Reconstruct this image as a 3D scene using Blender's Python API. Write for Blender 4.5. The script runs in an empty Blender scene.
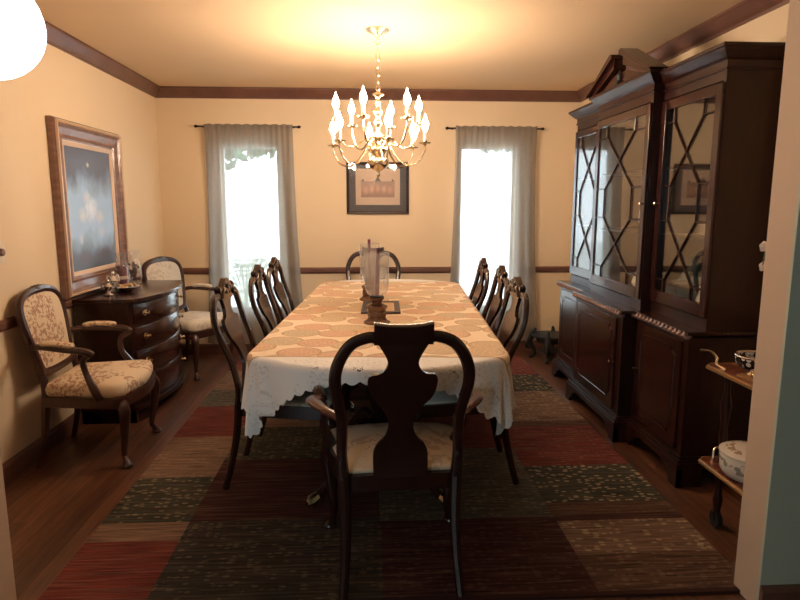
import bpy, bmesh, math, random
from math import sin, cos, pi, radians, sqrt
from mathutils import Vector, Matrix
random.seed(7)
S = bpy.context.scene
COL = S.collection

# ------------------------------------------------------------------ camera
H = 2.44; D = 5.69; XL = -1.872; XR = 1.988
def make_camera():
    h, p, y, r = 1.413, 0.1572, 0.0549, 0.001
    fw = Vector((sin(y)*cos(p), cos(y)*cos(p), -sin(p)))
    rt = Vector((cos(y), -sin(y), 0)); up = rt.cross(fw)
    rt2 = rt*cos(r)+up*sin(r); up2 = -rt*sin(r)+up*cos(r)
    cd = bpy.data.cameras.new('camera'); cd.lens = 601.8/800*36; cd.sensor_width = 36
    cd.clip_start = 0.02
    c = bpy.data.objects.new('camera', cd); COL.objects.link(c)
    m = Matrix((rt2, up2, -fw)).transposed().to_4x4(); m.translation = (0, 0, h)
    c.matrix_world = m; S.camera = c
make_camera()

# ------------------------------------------------------------------ world, exposure, portals
SKY_STRENGTH = 9.5
BULB_STRENGTH = 230.0
BULB_COLOR = (1.0, 0.755, 0.55)
GLOBE_STRENGTH = 4.5
S.view_settings.view_transform = 'Standard'
S.view_settings.look = 'None'
S.view_settings.gamma = 1.0
S.view_settings.use_curve_mapping = False
S.view_settings.exposure = 0.42
w = bpy.data.worlds.new('sky'); S.world = w; w.use_nodes = True
bg = w.node_tree.nodes['Background']
bg.inputs[0].default_value = (0.80, 0.93, 1.0, 1); bg.inputs[1].default_value = SKY_STRENGTH
try:
    S.cycles.max_bounces = 10; S.cycles.diffuse_bounces = 5; S.cycles.glossy_bounces = 4
    S.cycles.transmission_bounces = 8; S.cycles.transparent_max_bounces = 16
    S.cycles.sample_clamp_indirect = 6.0; S.cycles.use_denoising = True
    S.cycles.caustics_reflective = False; S.cycles.caustics_refractive = False
except Exception:
    pass

def portal(loc, rot, sx, sy):
    l = bpy.data.lights.new('window_portal', 'AREA'); l.shape = 'RECTANGLE'; l.size = sx; l.size_y = sy
    l.cycles.is_portal = True
    o = bpy.data.objects.new('window_portal', l); o.location = loc; o.rotation_euler = rot; COL.objects.link(o)
WIN = [(-1.33, -0.80), (0.87, 1.40)]; WZ0, WZ1 = 0.42, 1.95
BW = (-1.9, -1.1, 1.1, 1.9)   # window of the near room, behind the camera (x0, x1, z0, z1)
BY = -1.6
for a, b in WIN:
    portal(((a+b)/2, D+0.13, (WZ0+WZ1)/2), (radians(-90), 0, 0), b-a, WZ1-WZ0)
portal(((BW[0]+BW[1])/2, BY-0.1, (BW[2]+BW[3])/2), (radians(90), 0, 0), BW[1]-BW[0], BW[3]-BW[2])

# ------------------------------------------------------------------ node helpers
def new_mat(name):
    m = bpy.data.materials.new(name); m.use_nodes = True
    nt = m.node_tree; b = nt.nodes['Principled BSDF']
    return m, nt, b
def N(nt, t, **kw):
    n = nt.nodes.new(t)
    for k, v in kw.items():
        if k.startswith('i_'):
            key = k[2:]
            n.inputs[int(key) if key.isdigit() else key].default_value = v
        else: setattr(n, k, v)
    return n
def L(nt, a, b): nt.links.new(a, b)
def mth(nt, op, a, b=None, c=None, clamp=False):
    n = nt.nodes.new('ShaderNodeMath'); n.operation = op; n.use_clamp = clamp
    for i, v in enumerate((a, b, c)):
        if v is None: continue
        if isinstance(v, (int, float)): n.inputs[i].default_value = v
        else: nt.links.new(v, n.inputs[i])
    return n.outputs[0]
def mixc(nt, f, a, b):
    n = nt.nodes.new('ShaderNodeMix'); n.data_type = 'RGBA'
    for s, v in ((n.inputs[0], f), (n.inputs[6], a), (n.inputs[7], b)):
        if isinstance(v, (int, float)): s.default_value = v
        elif isinstance(v, tuple): s.default_value = (*v[:3], 1)
        else: nt.links.new(v, s)
    return n.outputs[2]
def coords(nt, kind='Object', scale=(1, 1, 1), rot=(0, 0, 0), loc=(0, 0, 0)):
    t = nt.nodes.new('ShaderNodeTexCoord'); m = nt.nodes.new('ShaderNodeMapping')
    m.inputs['Scale'].default_value = scale; m.inputs['Rotation'].default_value = rot; m.inputs['Location'].default_value = loc
    nt.links.new(t.outputs[kind], m.inputs[0]); return m.outputs[0]
def noise(nt, vec, scale, detail=3, rough=0.5):
    n = N(nt, 'ShaderNodeTexNoise'); n.inputs['Scale'].default_value = scale; n.inputs['Detail'].default_value = detail
    n.inputs['Roughness'].default_value = rough
    if vec is not None: nt.links.new(vec, n.inputs['Vector'])
    return n.outputs['Fac']
def ramp(nt, fac, stops, interp='LINEAR'):
    r = N(nt, 'ShaderNodeValToRGB'); cr = r.color_ramp; cr.interpolation = interp
    while len(cr.elements) < len(stops): cr.elements.new(0.5)
    for e, (p, c) in zip(cr.elements, stops):
        e.position = p; e.color = c if len(c) == 4 else (*c, 1)
    nt.links.new(fac, r.inputs[0]); return r
def bump(nt, b, h, strength=0.3, dist=0.01):
    n = N(nt, 'ShaderNodeBump'); n.inputs['Strength'].default_value = strength; n.inputs['Distance'].default_value = dist
    nt.links.new(h, n.inputs['Height']); nt.links.new(n.outputs[0], b.inputs['Normal'])

def flat(name, c, rough=0.5, metal=0.0, var=0.12, scale=12, bmp=0.0):
    m, nt, b = new_mat(name)
    v = coords(nt); f = noise(nt, v, scale)
    lo = tuple(x*(1-var) for x in c); hi = tuple(min(1, x*(1+var)) for x in c)
    L(nt, mixc(nt, f, lo, hi), b.inputs['Base Color'])
    b.inputs['Roughness'].default_value = rough; b.inputs['Metallic'].default_value = metal
    if bmp: bump(nt, b, noise(nt, v, scale*12), bmp, 0.002)
    return m
def wood(name, c1, c2, rough=0.3, scale=(3, 3, 18), nscale=4, coat=0.3):
    m, nt, b = new_mat(name)
    v = coords(nt, 'Object', scale)
    f = noise(nt, v, nscale, 5, 0.6)
    r = ramp(nt, f, [(0.3, c1), (0.7, c2)])
    L(nt, r.outputs[0], b.inputs['Base Color'])
    b.inputs['Roughness'].default_value = rough
    if 'mahogany' in name: b.inputs['Specular IOR Level'].default_value = 0.3
    b.inputs['Coat Weight'].default_value = coat; b.inputs['Coat Roughness'].default_value = 0.12
    return m

M = {}
M['wall'] = flat('cream_wall_paint', (0.80, 0.65, 0.45), 0.7, var=0.03, scale=2, bmp=0.05)
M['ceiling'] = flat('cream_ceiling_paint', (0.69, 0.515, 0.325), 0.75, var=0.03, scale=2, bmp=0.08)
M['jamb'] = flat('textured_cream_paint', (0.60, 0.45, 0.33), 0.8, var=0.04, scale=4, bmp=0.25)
M['teal'] = flat('teal_wall_paint', (0.48, 0.54, 0.46), 0.8, var=0.05, scale=4, bmp=0.25)
M['trim'] = wood('brown_trim_wood', (0.115, 0.050, 0.036), (0.17, 0.078, 0.056), 0.4, (2, 2, 2), 3, 0.2)
M['mahogany'] = wood('dark_mahogany', (0.014, 0.0045, 0.0035), (0.034, 0.010, 0.007), 0.34, (6, 6, 1.2), 4, 0.08)
M['mahogany_face'] = wood('polished_mahogany_door', (0.019, 0.0055, 0.004), (0.042, 0.012, 0.008), 0.22, (5, 5, 0.8), 4, 0.3)
M['gadroon'] = wood('edge_wood_painted_glint', (0.30, 0.19, 0.16), (0.42, 0.28, 0.24), 0.22, (5, 5, 5), 4, 1.0)  # paler than the cabinet wood: window glints on the beads put into the colour
M['chair_wood'] = wood('dark_cherry_chair_wood', (0.015, 0.005, 0.004), (0.034, 0.010, 0.007), 0.25, (6, 6, 2), 4, 0.3)
M['arm_wood'] = wood('reddish_wood_painted_sheen', (0.060, 0.019, 0.013), (0.10, 0.032, 0.022), 0.25, (6, 6, 2), 4, 0.5)  # chandelier light on the armrests painted in as redder wood; potpourri shares it
M['brown_wood'] = wood('brown_carved_wood', (0.030, 0.011, 0.009), (0.060, 0.022, 0.016), 0.3, (6, 6, 2), 4, 0.3)
M['black'] = flat('black_lacquer', (0.012, 0.012, 0.013), 0.55)
M['brass'] = flat('pale_brass', (0.80, 0.66, 0.46), 0.22, 1.0, var=0.05)
M['pewter'] = flat('silver_metal', (0.72, 0.68, 0.64), 0.25, 1.0, var=0.1)
M['dark_iron'] = flat('dark_iron', (0.03, 0.025, 0.022), 0.45, 0.7)
M['candle_white'] = flat('ivory_sleeve', (0.85, 0.80, 0.68), 0.5, var=0.02)
M['purple'] = flat('plum_wax', (0.15, 0.022, 0.05), 0.4, var=0.08)
M['china'] = flat('white_china', (0.78, 0.74, 0.68), 0.15, var=0.03)
M['turned_wood'] = wood('turned_brown_wood', (0.10, 0.042, 0.018), (0.19, 0.085, 0.038), 0.25, (8, 8, 30), 4, 0.3)
M['gold_frame'] = wood('bronze_gilt_frame', (0.15, 0.075, 0.055), (0.27, 0.15, 0.11), 0.35, (3, 3, 8), 4, 0.3)
M['gold_edge'] = flat('gilt_edge', (0.70, 0.50, 0.33), 0.35, 0.5)
M['plate_ivory'] = flat('ivory_plastic', (0.78, 0.68, 0.55), 0.4, var=0.02)
M['white_paint'] = flat('white_window_paint', (0.8, 0.8, 0.78), 0.4, var=0.02)
M['leaf'] = flat('green_leaves', (0.05, 0.13, 0.06), 0.6, var=0.4, scale=3)
M['bark'] = flat('tree_bark', (0.10, 0.07, 0.05), 0.9)
M['petal'] = flat('white_petals', (0.85, 0.78, 0.72), 0.5, var=0.03)
M['pale_ground'] = flat('pale_concrete', (0.62, 0.62, 0.60), 0.9, var=0.05)
M['cookie'] = flat('golden_wafers', (0.72, 0.45, 0.20), 0.7, var=0.3, scale=60)
M['blue_book'] = flat('dark_green_glaze', (0.03, 0.06, 0.05), 0.2)

def m_glass(name='clear_glass', tint=(1, 1, 1), refl=0.12, haze=0.0):
    m, nt, b = new_mat(name)
    nt.nodes.remove(b); out = nt.nodes['Material Output']
    tr = N(nt, 'ShaderNodeBsdfTransparent'); tr.inputs[0].default_value = (*tint, 1)
    gl = N(nt, 'ShaderNodeBsdfGlossy'); gl.inputs['Roughness'].default_value = 0.03
    fr = N(nt, 'ShaderNodeFresnel'); ge = N(nt, 'ShaderNodeNewGeometry'); L(nt, mth(nt, 'MULTIPLY_ADD', ge.outputs['Backfacing'], 1/1.5-1.5, 1.5), fr.inputs[0])
    f = mth(nt, 'MULTIPLY_ADD', fr.outputs[0], 0.9, refl*0.3, clamp=True)
    mx = N(nt, 'ShaderNodeMixShader'); L(nt, f, mx.inputs[0]); L(nt, tr.outputs[0], mx.inputs[1]); L(nt, gl.outputs[0], mx.inputs[2])
    last = mx.outputs[0]
    if haze:
        df = N(nt, 'ShaderNodeBsdfTranslucent'); df.inputs[0].default_value = (0.9, 0.85, 0.8, 1)
        d2 = N(nt, 'ShaderNodeBsdfDiffuse'); d2.inputs[0].default_value = (0.9, 0.85, 0.8, 1)
        a = N(nt, 'ShaderNodeAddShader'); mm = N(nt, 'ShaderNodeMixShader'); mm.inputs[0].default_value = 0.5
        L(nt, df.outputs[0], mm.inputs[1]); L(nt, d2.outputs[0], mm.inputs[2])
        m3 = N(nt, 'ShaderNodeMixShader'); m3.inputs[0].default_value = haze
        L(nt, last, m3.inputs[1]); L(nt, mm.outputs[0], m3.inputs[2]); last = m3.outputs[0]
        nt.nodes.remove(a)
    L(nt, last, out.inputs[0]); return m
M['glass'] = m_glass()
M['door_glass'] = m_glass('cabinet_glass', (0.93, 0.92, 0.90), 0.25)
M['hurricane'] = m_glass('hazy_hurricane_glass', (0.99, 0.99, 0.98), 0.05, 0.13)
M['crystal'] = m_glass('clear_crystal', (0.98, 0.97, 0.97), 0.15, 0.06)

def emis(name, c, s):
    m, nt, b = new_mat(name)
    b.inputs['Base Color'].default_value = (*c, 1)
    b.inputs['Emission Color'].default_value = (*c, 1); b.inputs['Emission Strength'].default_value = s
    return m
M['bulb'] = emis('lit_flame_bulb', BULB_COLOR, BULB_STRENGTH)
M['globe'] = emis('lit_frosted_globe', (1.0, 0.80, 0.84), GLOBE_STRENGTH)

def m_curtain():
    m, nt, b = new_mat('grey_sheer_voile')
    nt.nodes.remove(b); out = nt.nodes['Material Output']
    v = coords(nt, 'Object', (220, 220, 60)); f = noise(nt, v, 1.0, 2)
    c = mixc(nt, f, (0.27, 0.245, 0.22), (0.36, 0.33, 0.30))
    tl = N(nt, 'ShaderNodeBsdfTranslucent'); df = N(nt, 'ShaderNodeBsdfDiffuse'); tr = N(nt, 'ShaderNodeBsdfTransparent')
    L(nt, c, tl.inputs[0]); L(nt, c, df.inputs[0])
    tr.inputs[0].default_value = (0.95, 0.98, 1.0, 1)
    a = N(nt, 'ShaderNodeMixShader'); a.inputs[0].default_value = 0.5
    L(nt, df.outputs[0], a.inputs[1]); L(nt, tl.outputs[0], a.inputs[2])
    b2 = N(nt, 'ShaderNodeMixShader'); b2.inputs[0].default_value = 0.25
    L(nt, a.outputs[0], b2.inputs[1]); L(nt, tr.outputs[0], b2.inputs[2]); L(nt, b2.outputs[0], out.inputs[0])
    return m
M['curtain'] = m_curtain()

def m_floor():
    m, nt, b = new_mat('dark_oak_planks')
    v = coords(nt, 'Object', (1, 1, 1), (0, 0, pi/2))
    br = N(nt, 'ShaderNodeTexBrick'); L(nt, v, br.inputs['Vector'])
    br.inputs['Scale'].default_value = 1.0; br.inputs['Brick Width'].default_value = 1.3; br.inputs['Row Height'].default_value = 0.085
    br.inputs['Mortar Size'].default_value = 0.0018; br.offset = 0.37
    br.inputs['Color1'].default_value = (0.080, 0.032, 0.018, 1); br.inputs['Color2'].default_value = (0.150, 0.066, 0.036, 1)
    br.inputs['Mortar'].default_value = (0.03, 0.012, 0.008, 1)
    g = noise(nt, coords(nt, 'Object', (26, 1.6, 1)), 1.5, 6, 0.7)
    gr = ramp(nt, g, [(0.3, (0.40, 0.38, 0.36)), (0.7, (1.5, 1.45, 1.35))])
    mx = N(nt, 'ShaderNodeMix'); mx.data_type = 'RGBA'; mx.blend_type = 'MULTIPLY'; mx.inputs[0].default_value = 1
    L(nt, br.outputs[0], mx.inputs[6]); L(nt, gr.outputs[0], mx.inputs[7])
    L(nt, mx.outputs[2], b.inputs['Base Color'])
    b.inputs['Roughness'].default_value = 0.38
    bump(nt, b, g, 0.12, 0.002)
    return m
M['floor'] = m_floor()

Y0R, Y1R = 1.95, 5.45
def m_rug():
    m, nt, b = new_mat('patchwork_rug_wool')
    t = N(nt, 'ShaderNodeTexCoord'); sp = N(nt, 'ShaderNodeSeparateXYZ'); L(nt, t.outputs['Object'], sp.inputs[0])
    X, Y = sp.outputs[0], sp.outputs[1]
    fy = mth(nt, 'DIVIDE', mth(nt, 'SUBTRACT', Y, Y0R), Y1R-Y0R)
    R = (0.15, 0.035, 0.026); DR = (0.055, 0.020, 0.020); G = (0.050, 0.052, 0.038); T = (0.20, 0.125, 0.085)
    BR = (0.095, 0.050, 0.034); GG = (0.085, 0.08, 0.062); K = (0.04, 0.035, 0.03)
    cols = [  # y from, colour, fleck
        [(1.95, R, 0), (2.40, T, 0), (2.54, G, .5), (2.99, T, .3), (3.55, R, 0), (4.12, GG, .3), (4.50, T, .4), (5.05, R, .2)],
        [(1.95, K, .2), (2.55, DR, 0), (3.2, G, .4), (3.7, T, .4), (4.2, DR, .1), (4.8, GG, .5)],
        [(1.95, DR, .1), (2.50, GG, .3), (3.3, R, .1), (3.9, G, .6), (4.5, T, .3), (5.0, DR, 0)],
        [(1.95, BR, .2), (2.20, T, 1.0), (2.46, DR, 0), (2.52, BR, .1), (2.62, G, 1.0), (3.04, R, .15), (3.62, BR, .1), (3.72, T, .7), (4.12, T, .9), (4.35, G, .9), (4.80, R, .3)]]
    edges = [-0.80, 0.05, 0.84]
    color = alpha = None
    for i, st in enumerate(cols):
        stops = [((y-Y0R)/(Y1R-Y0R), (*c, a)) for y, c, a in st]
        r = ramp(nt, fy, stops, 'CONSTANT')
        if color is None: color, alpha = r.outputs[0], r.outputs[1]
        else:
            wob = mth(nt, 'ADD', X, 0.0)
            k = mth(nt, 'GREATER_THAN', wob, edges[i-1])
            color = mixc(nt, k, color, r.outputs[0])
            mm = N(nt, 'ShaderNodeMix'); L(nt, k, mm.inputs[0]); L(nt, alpha, mm.inputs[2]); L(nt, r.outputs[1], mm.inputs[3]); alpha = mm.outputs[0]
    # flecks: little dashes
    vo = N(nt, 'ShaderNodeTexVoronoi'); vo.inputs['Scale'].default_value = 1.0; vo.inputs['Randomness'].default_value = 0.9
    L(nt, coords(nt, 'Object', (27, 52, 1)), vo.inputs['Vector'])
    rnd = N(nt, 'ShaderNodeSeparateColor'); L(nt, vo.outputs['Color'], rnd.inputs[0])
    dash = mth(nt, 'MULTIPLY', mth(nt, 'LESS_THAN', vo.outputs['Distance'], 0.40), mth(nt, 'LESS_THAN', rnd.outputs[0], 0.55))
    fl = mth(nt, 'MULTIPLY', dash, alpha)
    color = mixc(nt, mth(nt, 'MULTIPLY', fl, 0.8), color, (0.40, 0.31, 0.19))
    st = noise(nt, coords(nt, 'Object', (3, 60, 1)), 1.5, 4, 0.6)
    sr = ramp(nt, st, [(0.32, (0.42, 0.42, 0.42)), (0.68, (1.45, 1.4, 1.35))])
    bl = noise(nt, coords(nt, 'Object', (14, 22, 1)), 1.0, 3)
    s2 = noise(nt, coords(nt, 'Object', (1.6, 34, 1), (0, 0, 0), (3, 7, 0)), 1.5, 5, 0.65)
    color = mixc(nt, mth(nt, 'MULTIPLY', mth(nt, 'SUBTRACT', s2, 0.47, clamp=True), 2.6, clamp=True), color, (0.15, 0.10, 0.065))
    mx = N(nt, 'ShaderNodeMix'); mx.data_type = 'RGBA'; mx.blend_type = 'MULTIPLY'; mx.inputs[0].default_value = 1
    L(nt, color, mx.inputs[6]); L(nt, sr.outputs[0], mx.inputs[7])
    # border
    dx = mth(nt, 'MINIMUM', mth(nt, 'SUBTRACT', X, -1.19), mth(nt, 'SUBTRACT', 1.43, X))
    dy = mth(nt, 'SUBTRACT', Y, Y0R)
    bd = mth(nt, 'LESS_THAN', dy, 0.022)
    c2 = mixc(nt, bd, mx.outputs[2], (0.045, 0.02, 0.017))
    L(nt, c2, b.inputs['Base Color']); b.inputs['Roughness'].default_value = 0.95
    b.inputs['Specular IOR Level'].default_value = 0.1
    bump(nt, b, noise(nt, coords(nt, 'Object', (300, 300, 300)), 1.0), 0.5, 0.003)
    return m
M['rug'] = m_rug()

def m_cloth():
    m, nt, b = new_mat('printed_tablecloth')
    t = N(nt, 'ShaderNodeTexCoord'); mp = N(nt, 'ShaderNodeMapping'); L(nt, t.outputs['UV'], mp.inputs[0])
    uv = mp.outputs[0]
    sp = N(nt, 'ShaderNodeSeparateXYZ'); L(nt, uv, sp.inputs[0]); U, V = sp.outputs[0], sp.outputs[1]   # metres
    vo = N(nt, 'ShaderNodeTexVoronoi'); vo.voronoi_dimensions = '2D'; vo.inputs['Scale'].default_value = 1.0; vo.inputs['Randomness'].default_value = 0.42
    m2 = N(nt, 'ShaderNodeMapping'); m2.inputs['Scale'].default_value = (5.0, 5.6, 1); m2.inputs['Rotation'].default_value = (0, 0, 0.3)
    L(nt, uv, m2.inputs[0]); L(nt, m2.outputs[0], vo.inputs['Vector'])
    d = vo.outputs['Distance']; sc = N(nt, 'ShaderNodeSeparateColor'); L(nt, vo.outputs['Color'], sc.inputs[0])
    disc = mth(nt, 'LESS_THAN', d, 0.50)
    tone = ramp(nt, sc.outputs[0], [(0.0, (0.66, 0.44, 0.28)), (0.3, (0.63, 0.49, 0.32)), (0.55, (0.68, 0.42, 0.29)), (0.85, (0.58, 0.48, 0.33))], 'CONSTANT')
    nz = noise(nt, uv, 60, 3)
    tn = mixc(nt, mth(nt, 'MULTIPLY', mth(nt, 'GREATER_THAN', nz, 0.50), 0.45), tone.outputs[0], (0.80, 0.62, 0.44))
    ring = mth(nt, 'GREATER_THAN', mth(nt, 'SINE', mth(nt, 'MULTIPLY', d, 62.0)), 0.55)
    tn = mixc(nt, mth(nt, 'MULTIPLY', ring, 0.35), tn, (0.46, 0.33, 0.20))
    edge = mth(nt, 'MULTIPLY', mth(nt, 'GREATER_THAN', d, 0.46), disc)
    tn = mixc(nt, mth(nt, 'MULTIPLY', edge, 0.85), tn, (0.46, 0.33, 0.18))
    cream = (0.86, 0.72, 0.55)
    body = mixc(nt, disc, cream, tn)
    # printed field ends before the hem
    inf = mth(nt, 'MULTIPLY', mth(nt, 'LESS_THAN', mth(nt, 'ABSOLUTE', V), 1.265), mth(nt, 'LESS_THAN', mth(nt, 'ABSOLUTE', U), 0.60))
    white = (0.84, 0.84, 0.82)
    c = mixc(nt, inf, white, body)
    ln = mth(nt, 'MULTIPLY', mth(nt, 'LESS_THAN', mth(nt, 'ABSOLUTE', mth(nt, 'SUBTRACT', mth(nt, 'ABSOLUTE', V), 1.27)), 0.007), 0.85)
    c = mixc(nt, ln, c, (0.42, 0.29, 0.16))
    # embroidery towards the corners, cutwork near the hem
    hu = mth(nt, 'SUBTRACT', 0.818, mth(nt, 'ABSOLUTE', U)); hv = mth(nt, 'SUBTRACT', 1.512, mth(nt, 'ABSOLUTE', V))
    hem = mth(nt, 'MINIMUM', hu, hv)
    v3 = N(nt, 'ShaderNodeTexVoronoi'); v3.voronoi_dimensions = '2D'; v3.inputs['Scale'].default_value = 75; L(nt, uv, v3.inputs['Vector'])
    n3 = noise(nt, uv, 7.5, 1)
    cut = mth(nt, 'MULTIPLY', mth(nt, 'LESS_THAN', v3.outputs['Distance'], 0.26), mth(nt, 'GREATER_THAN', n3, 0.64))
    cut = mth(nt, 'MULTIPLY', cut, mth(nt, 'MULTIPLY', mth(nt, 'GREATER_THAN', hem, 0.018), mth(nt, 'LESS_THAN', hem, 0.085)))
    emb = mth(nt, 'MULTIPLY', mth(nt, 'GREATER_THAN', noise(nt, uv, 70, 4), 0.56), mth(nt, 'GREATER_THAN', noise(nt, uv, 6, 2), 0.48))
    emb = mth(nt, 'MULTIPLY', emb, mth(nt, 'SUBTRACT', 1.0, inf))
    c = mixc(nt, mth(nt, 'MULTIPLY', emb, 0.35), c, (0.45, 0.42, 0.38))
    L(nt, c, b.inputs['Base Color']); b.inputs['Roughness'].default_value = 0.8
    L(nt, mth(nt, 'SUBTRACT', 1.0, cut), b.inputs['Alpha'])
    b.inputs['Specular IOR Level'].default_value = 0.2
    bump(nt, b, noise(nt, uv, 9, 2), 0.25, 0.01)
    return m
M['cloth'] = m_cloth()

def m_tapestry(name, base, dots, thr=0.52, scale=26):
    m, nt, b = new_mat(name)
    v = coords(nt, 'Object'); n1 = noise(nt, v, scale, 4, 0.6); n2 = noise(nt, v, 5, 2)
    f = mth(nt, 'MULTIPLY', mth(nt, 'GREATER_THAN', n1, thr), mth(nt, 'GREATER_THAN', n2, 0.47))
    L(nt, mixc(nt, mth(nt, 'MULTIPLY', f, 0.8), base, dots), b.inputs['Base Color'])
    b.inputs['Roughness'].default_value = 0.85; bump(nt, b, noise(nt, v, 400), 0.3, 0.002)
    return m
M['damask'] = m_tapestry('leaf_damask_seat', (0.62, 0.52, 0.38), (0.40, 0.31, 0.23), 0.54, 14)
M['tapestry'] = m_tapestry('floral_tapestry', (0.70, 0.58, 0.42), (0.34, 0.17, 0.11), 0.51, 52)
M['pale_tapestry'] = m_tapestry('pale_floral_tapestry', (0.66, 0.60, 0.50), (0.50, 0.44, 0.36), 0.52, 40)
M['green_seat'] = m_tapestry('pale_seat_damask', (0.68, 0.70, 0.62), (0.52, 0.54, 0.47), 0.54, 14)

def m_painting(name, base1, base2, blobs, seed):
    # generated coordinates of the panel: pale flower shapes on a ground
    m, nt, b = new_mat(name)
    g = coords(nt, 'Generated'); sp = N(nt, 'ShaderNodeSeparateXYZ'); L(nt, g, sp.inputs[0])
    n = noise(nt, g, 3.5 + seed, 4); z = sp.outputs[2]
    r = ramp(nt, mth(nt, 'ADD', z, mth(nt, 'MULTIPLY', mth(nt, 'SUBTRACT', n, 0.5), 0.5)), base1)
    c = r.outputs[0]
    for (y, zz, ry, rz, colr) in blobs:
        dy = mth(nt, 'DIVIDE', mth(nt, 'SUBTRACT', sp.outputs[base2], y), ry); dz = mth(nt, 'DIVIDE', mth(nt, 'SUBTRACT', z, zz), rz)
        d = mth(nt, 'SQRT', mth(nt, 'ADD', mth(nt, 'MULTIPLY', dy, dy), mth(nt, 'MULTIPLY', dz, dz)))
        d = mth(nt, 'ADD', d, mth(nt, 'MULTIPLY', mth(nt, 'SUBTRACT', noise(nt, g, 22, 3), 0.5), 1.2))
        c = mixc(nt, mth(nt, 'MULTIPLY', mth(nt, 'SUBTRACT', 1.15, d, clamp=True), 1.1, clamp=True), c, colr)
    L(nt, c, b.inputs['Base Color']); b.inputs['Roughness'].default_value = 0.35
    return m
M['floral'] = m_painting('flower_painting', [(0.1, (0.07, 0.09, 0.13)), (0.35, (0.36, 0.56, 0.85)), (0.62, (0.32, 0.50, 0.76)), (0.85, (0.07, 0.065, 0.095))], 1,
    [(0.48, 0.50, 0.15, 0.11, (0.72, 0.82, 1.0)), (0.30, 0.45, 0.10, 0.07, (0.62, 0.70, 0.86)), (0.66, 0.43, 0.10, 0.06, (0.60, 0.66, 0.80)), (0.40, 0.60, 0.07, 0.06, (0.6, 0.66, 0.8)),
     (0.22, 0.26, 0.05, 0.06, (0.55, 0.66, 0.85)), (0.68, 0.30, 0.07, 0.05, (0.5, 0.6, 0.8)), (0.47, 0.87, 0.035, 0.022, (0.7, 0.66, 0.52)),
     (0.25, 0.10, 0.22, 0.06, (0.10, 0.07, 0.10)), (0.7, 0.12, 0.2, 0.07, (0.09, 0.06, 0.09))], 0.2)
M['print'] = m_painting('small_framed_print', [(0.0, (0.33, 0.18, 0.13)), (0.5, (0.44, 0.26, 0.18)), (1.0, (0.30, 0.19, 0.15))], 0,
    [(0.14, 0.45, 0.09, 0.28, (0.62, 0.36, 0.25)), (0.32, 0.5, 0.08, 0.25, (0.66, 0.42, 0.30)), (0.5, 0.55, 0.07, 0.28, (0.66, 0.36, 0.26)), (0.68, 0.5, 0.08, 0.25, (0.62, 0.42, 0.30)), (0.86, 0.45, 0.08, 0.26, (0.60, 0.34, 0.24))], 1.0)
M['mat_board'] = flat('cream_mat_board', (0.72, 0.56, 0.44), 0.6, var=0.04)
M['grey_mat'] = flat('dark_grey_mat', (0.075, 0.065, 0.075), 0.5, var=0.05)
def m_casserole():
    m, nt, b = new_mat('floral_casserole_china')
    g = coords(nt, 'Object'); sp = N(nt, 'ShaderNodeSeparateXYZ'); L(nt, g, sp.inputs[0])
    z = sp.outputs[2]; n = noise(nt, g, 32, 3)
    band = mth(nt, 'MULTIPLY', mth(nt, 'GREATER_THAN', z, 0.04), mth(nt, 'LESS_THAN', z, 0.085))
    f = mth(nt, 'MULTIPLY', band, mth(nt, 'GREATER_THAN', n, 0.52))
    L(nt, mixc(nt, mth(nt, 'MULTIPLY', f, 0.75), (0.74, 0.68, 0.60), (0.17, 0.18, 0.13)), b.inputs['Base Color'])
    b.inputs['Roughness'].default_value = 0.2; return m
M['casserole'] = m_casserole()
def m_lid():
    m, nt, b = new_mat('floral_lid_china')
    g = coords(nt, 'Object'); sp = N(nt, 'ShaderNodeSeparateXYZ'); L(nt, g, sp.inputs[0])
    r = mth(nt, 'SQRT', mth(nt, 'ADD', mth(nt, 'MULTIPLY', sp.outputs[0], sp.outputs[0]), mth(nt, 'MULTIPLY', sp.outputs[1], sp.outputs[1])))
    band = mth(nt, 'MULTIPLY', mth(nt, 'GREATER_THAN', r, 0.068), mth(nt, 'LESS_THAN', r, 0.098))
    f = mth(nt, 'MULTIPLY', band, mth(nt, 'GREATER_THAN', noise(nt, g, 38, 3), 0.48))
    L(nt, mixc(nt, mth(nt, 'MULTIPLY', f, 0.85), (0.74, 0.66, 0.56), (0.36, 0.20, 0.10)), b.inputs['Base Color'])
    b.inputs['Roughness'].default_value = 0.2; return m
M['lid'] = m_lid()
def m_spotbowl():
    m, nt, b = new_mat('black_white_spotted_glaze')
    vo = N(nt, 'ShaderNodeTexVoronoi'); vo.inputs['Scale'].default_value = 42; vo.inputs['Randomness'].default_value = 0.4
    L(nt, coords(nt), vo.inputs['Vector'])
    f = mth(nt, 'LESS_THAN', vo.outputs['Distance'], 0.42)
    L(nt, mixc(nt, f, (0.02, 0.015, 0.012), (0.72, 0.68, 0.6)), b.inputs['Base Color']); b.inputs['Roughness'].default_value = 0.25
    return m
M['spotbowl'] = m_spotbowl()

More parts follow.
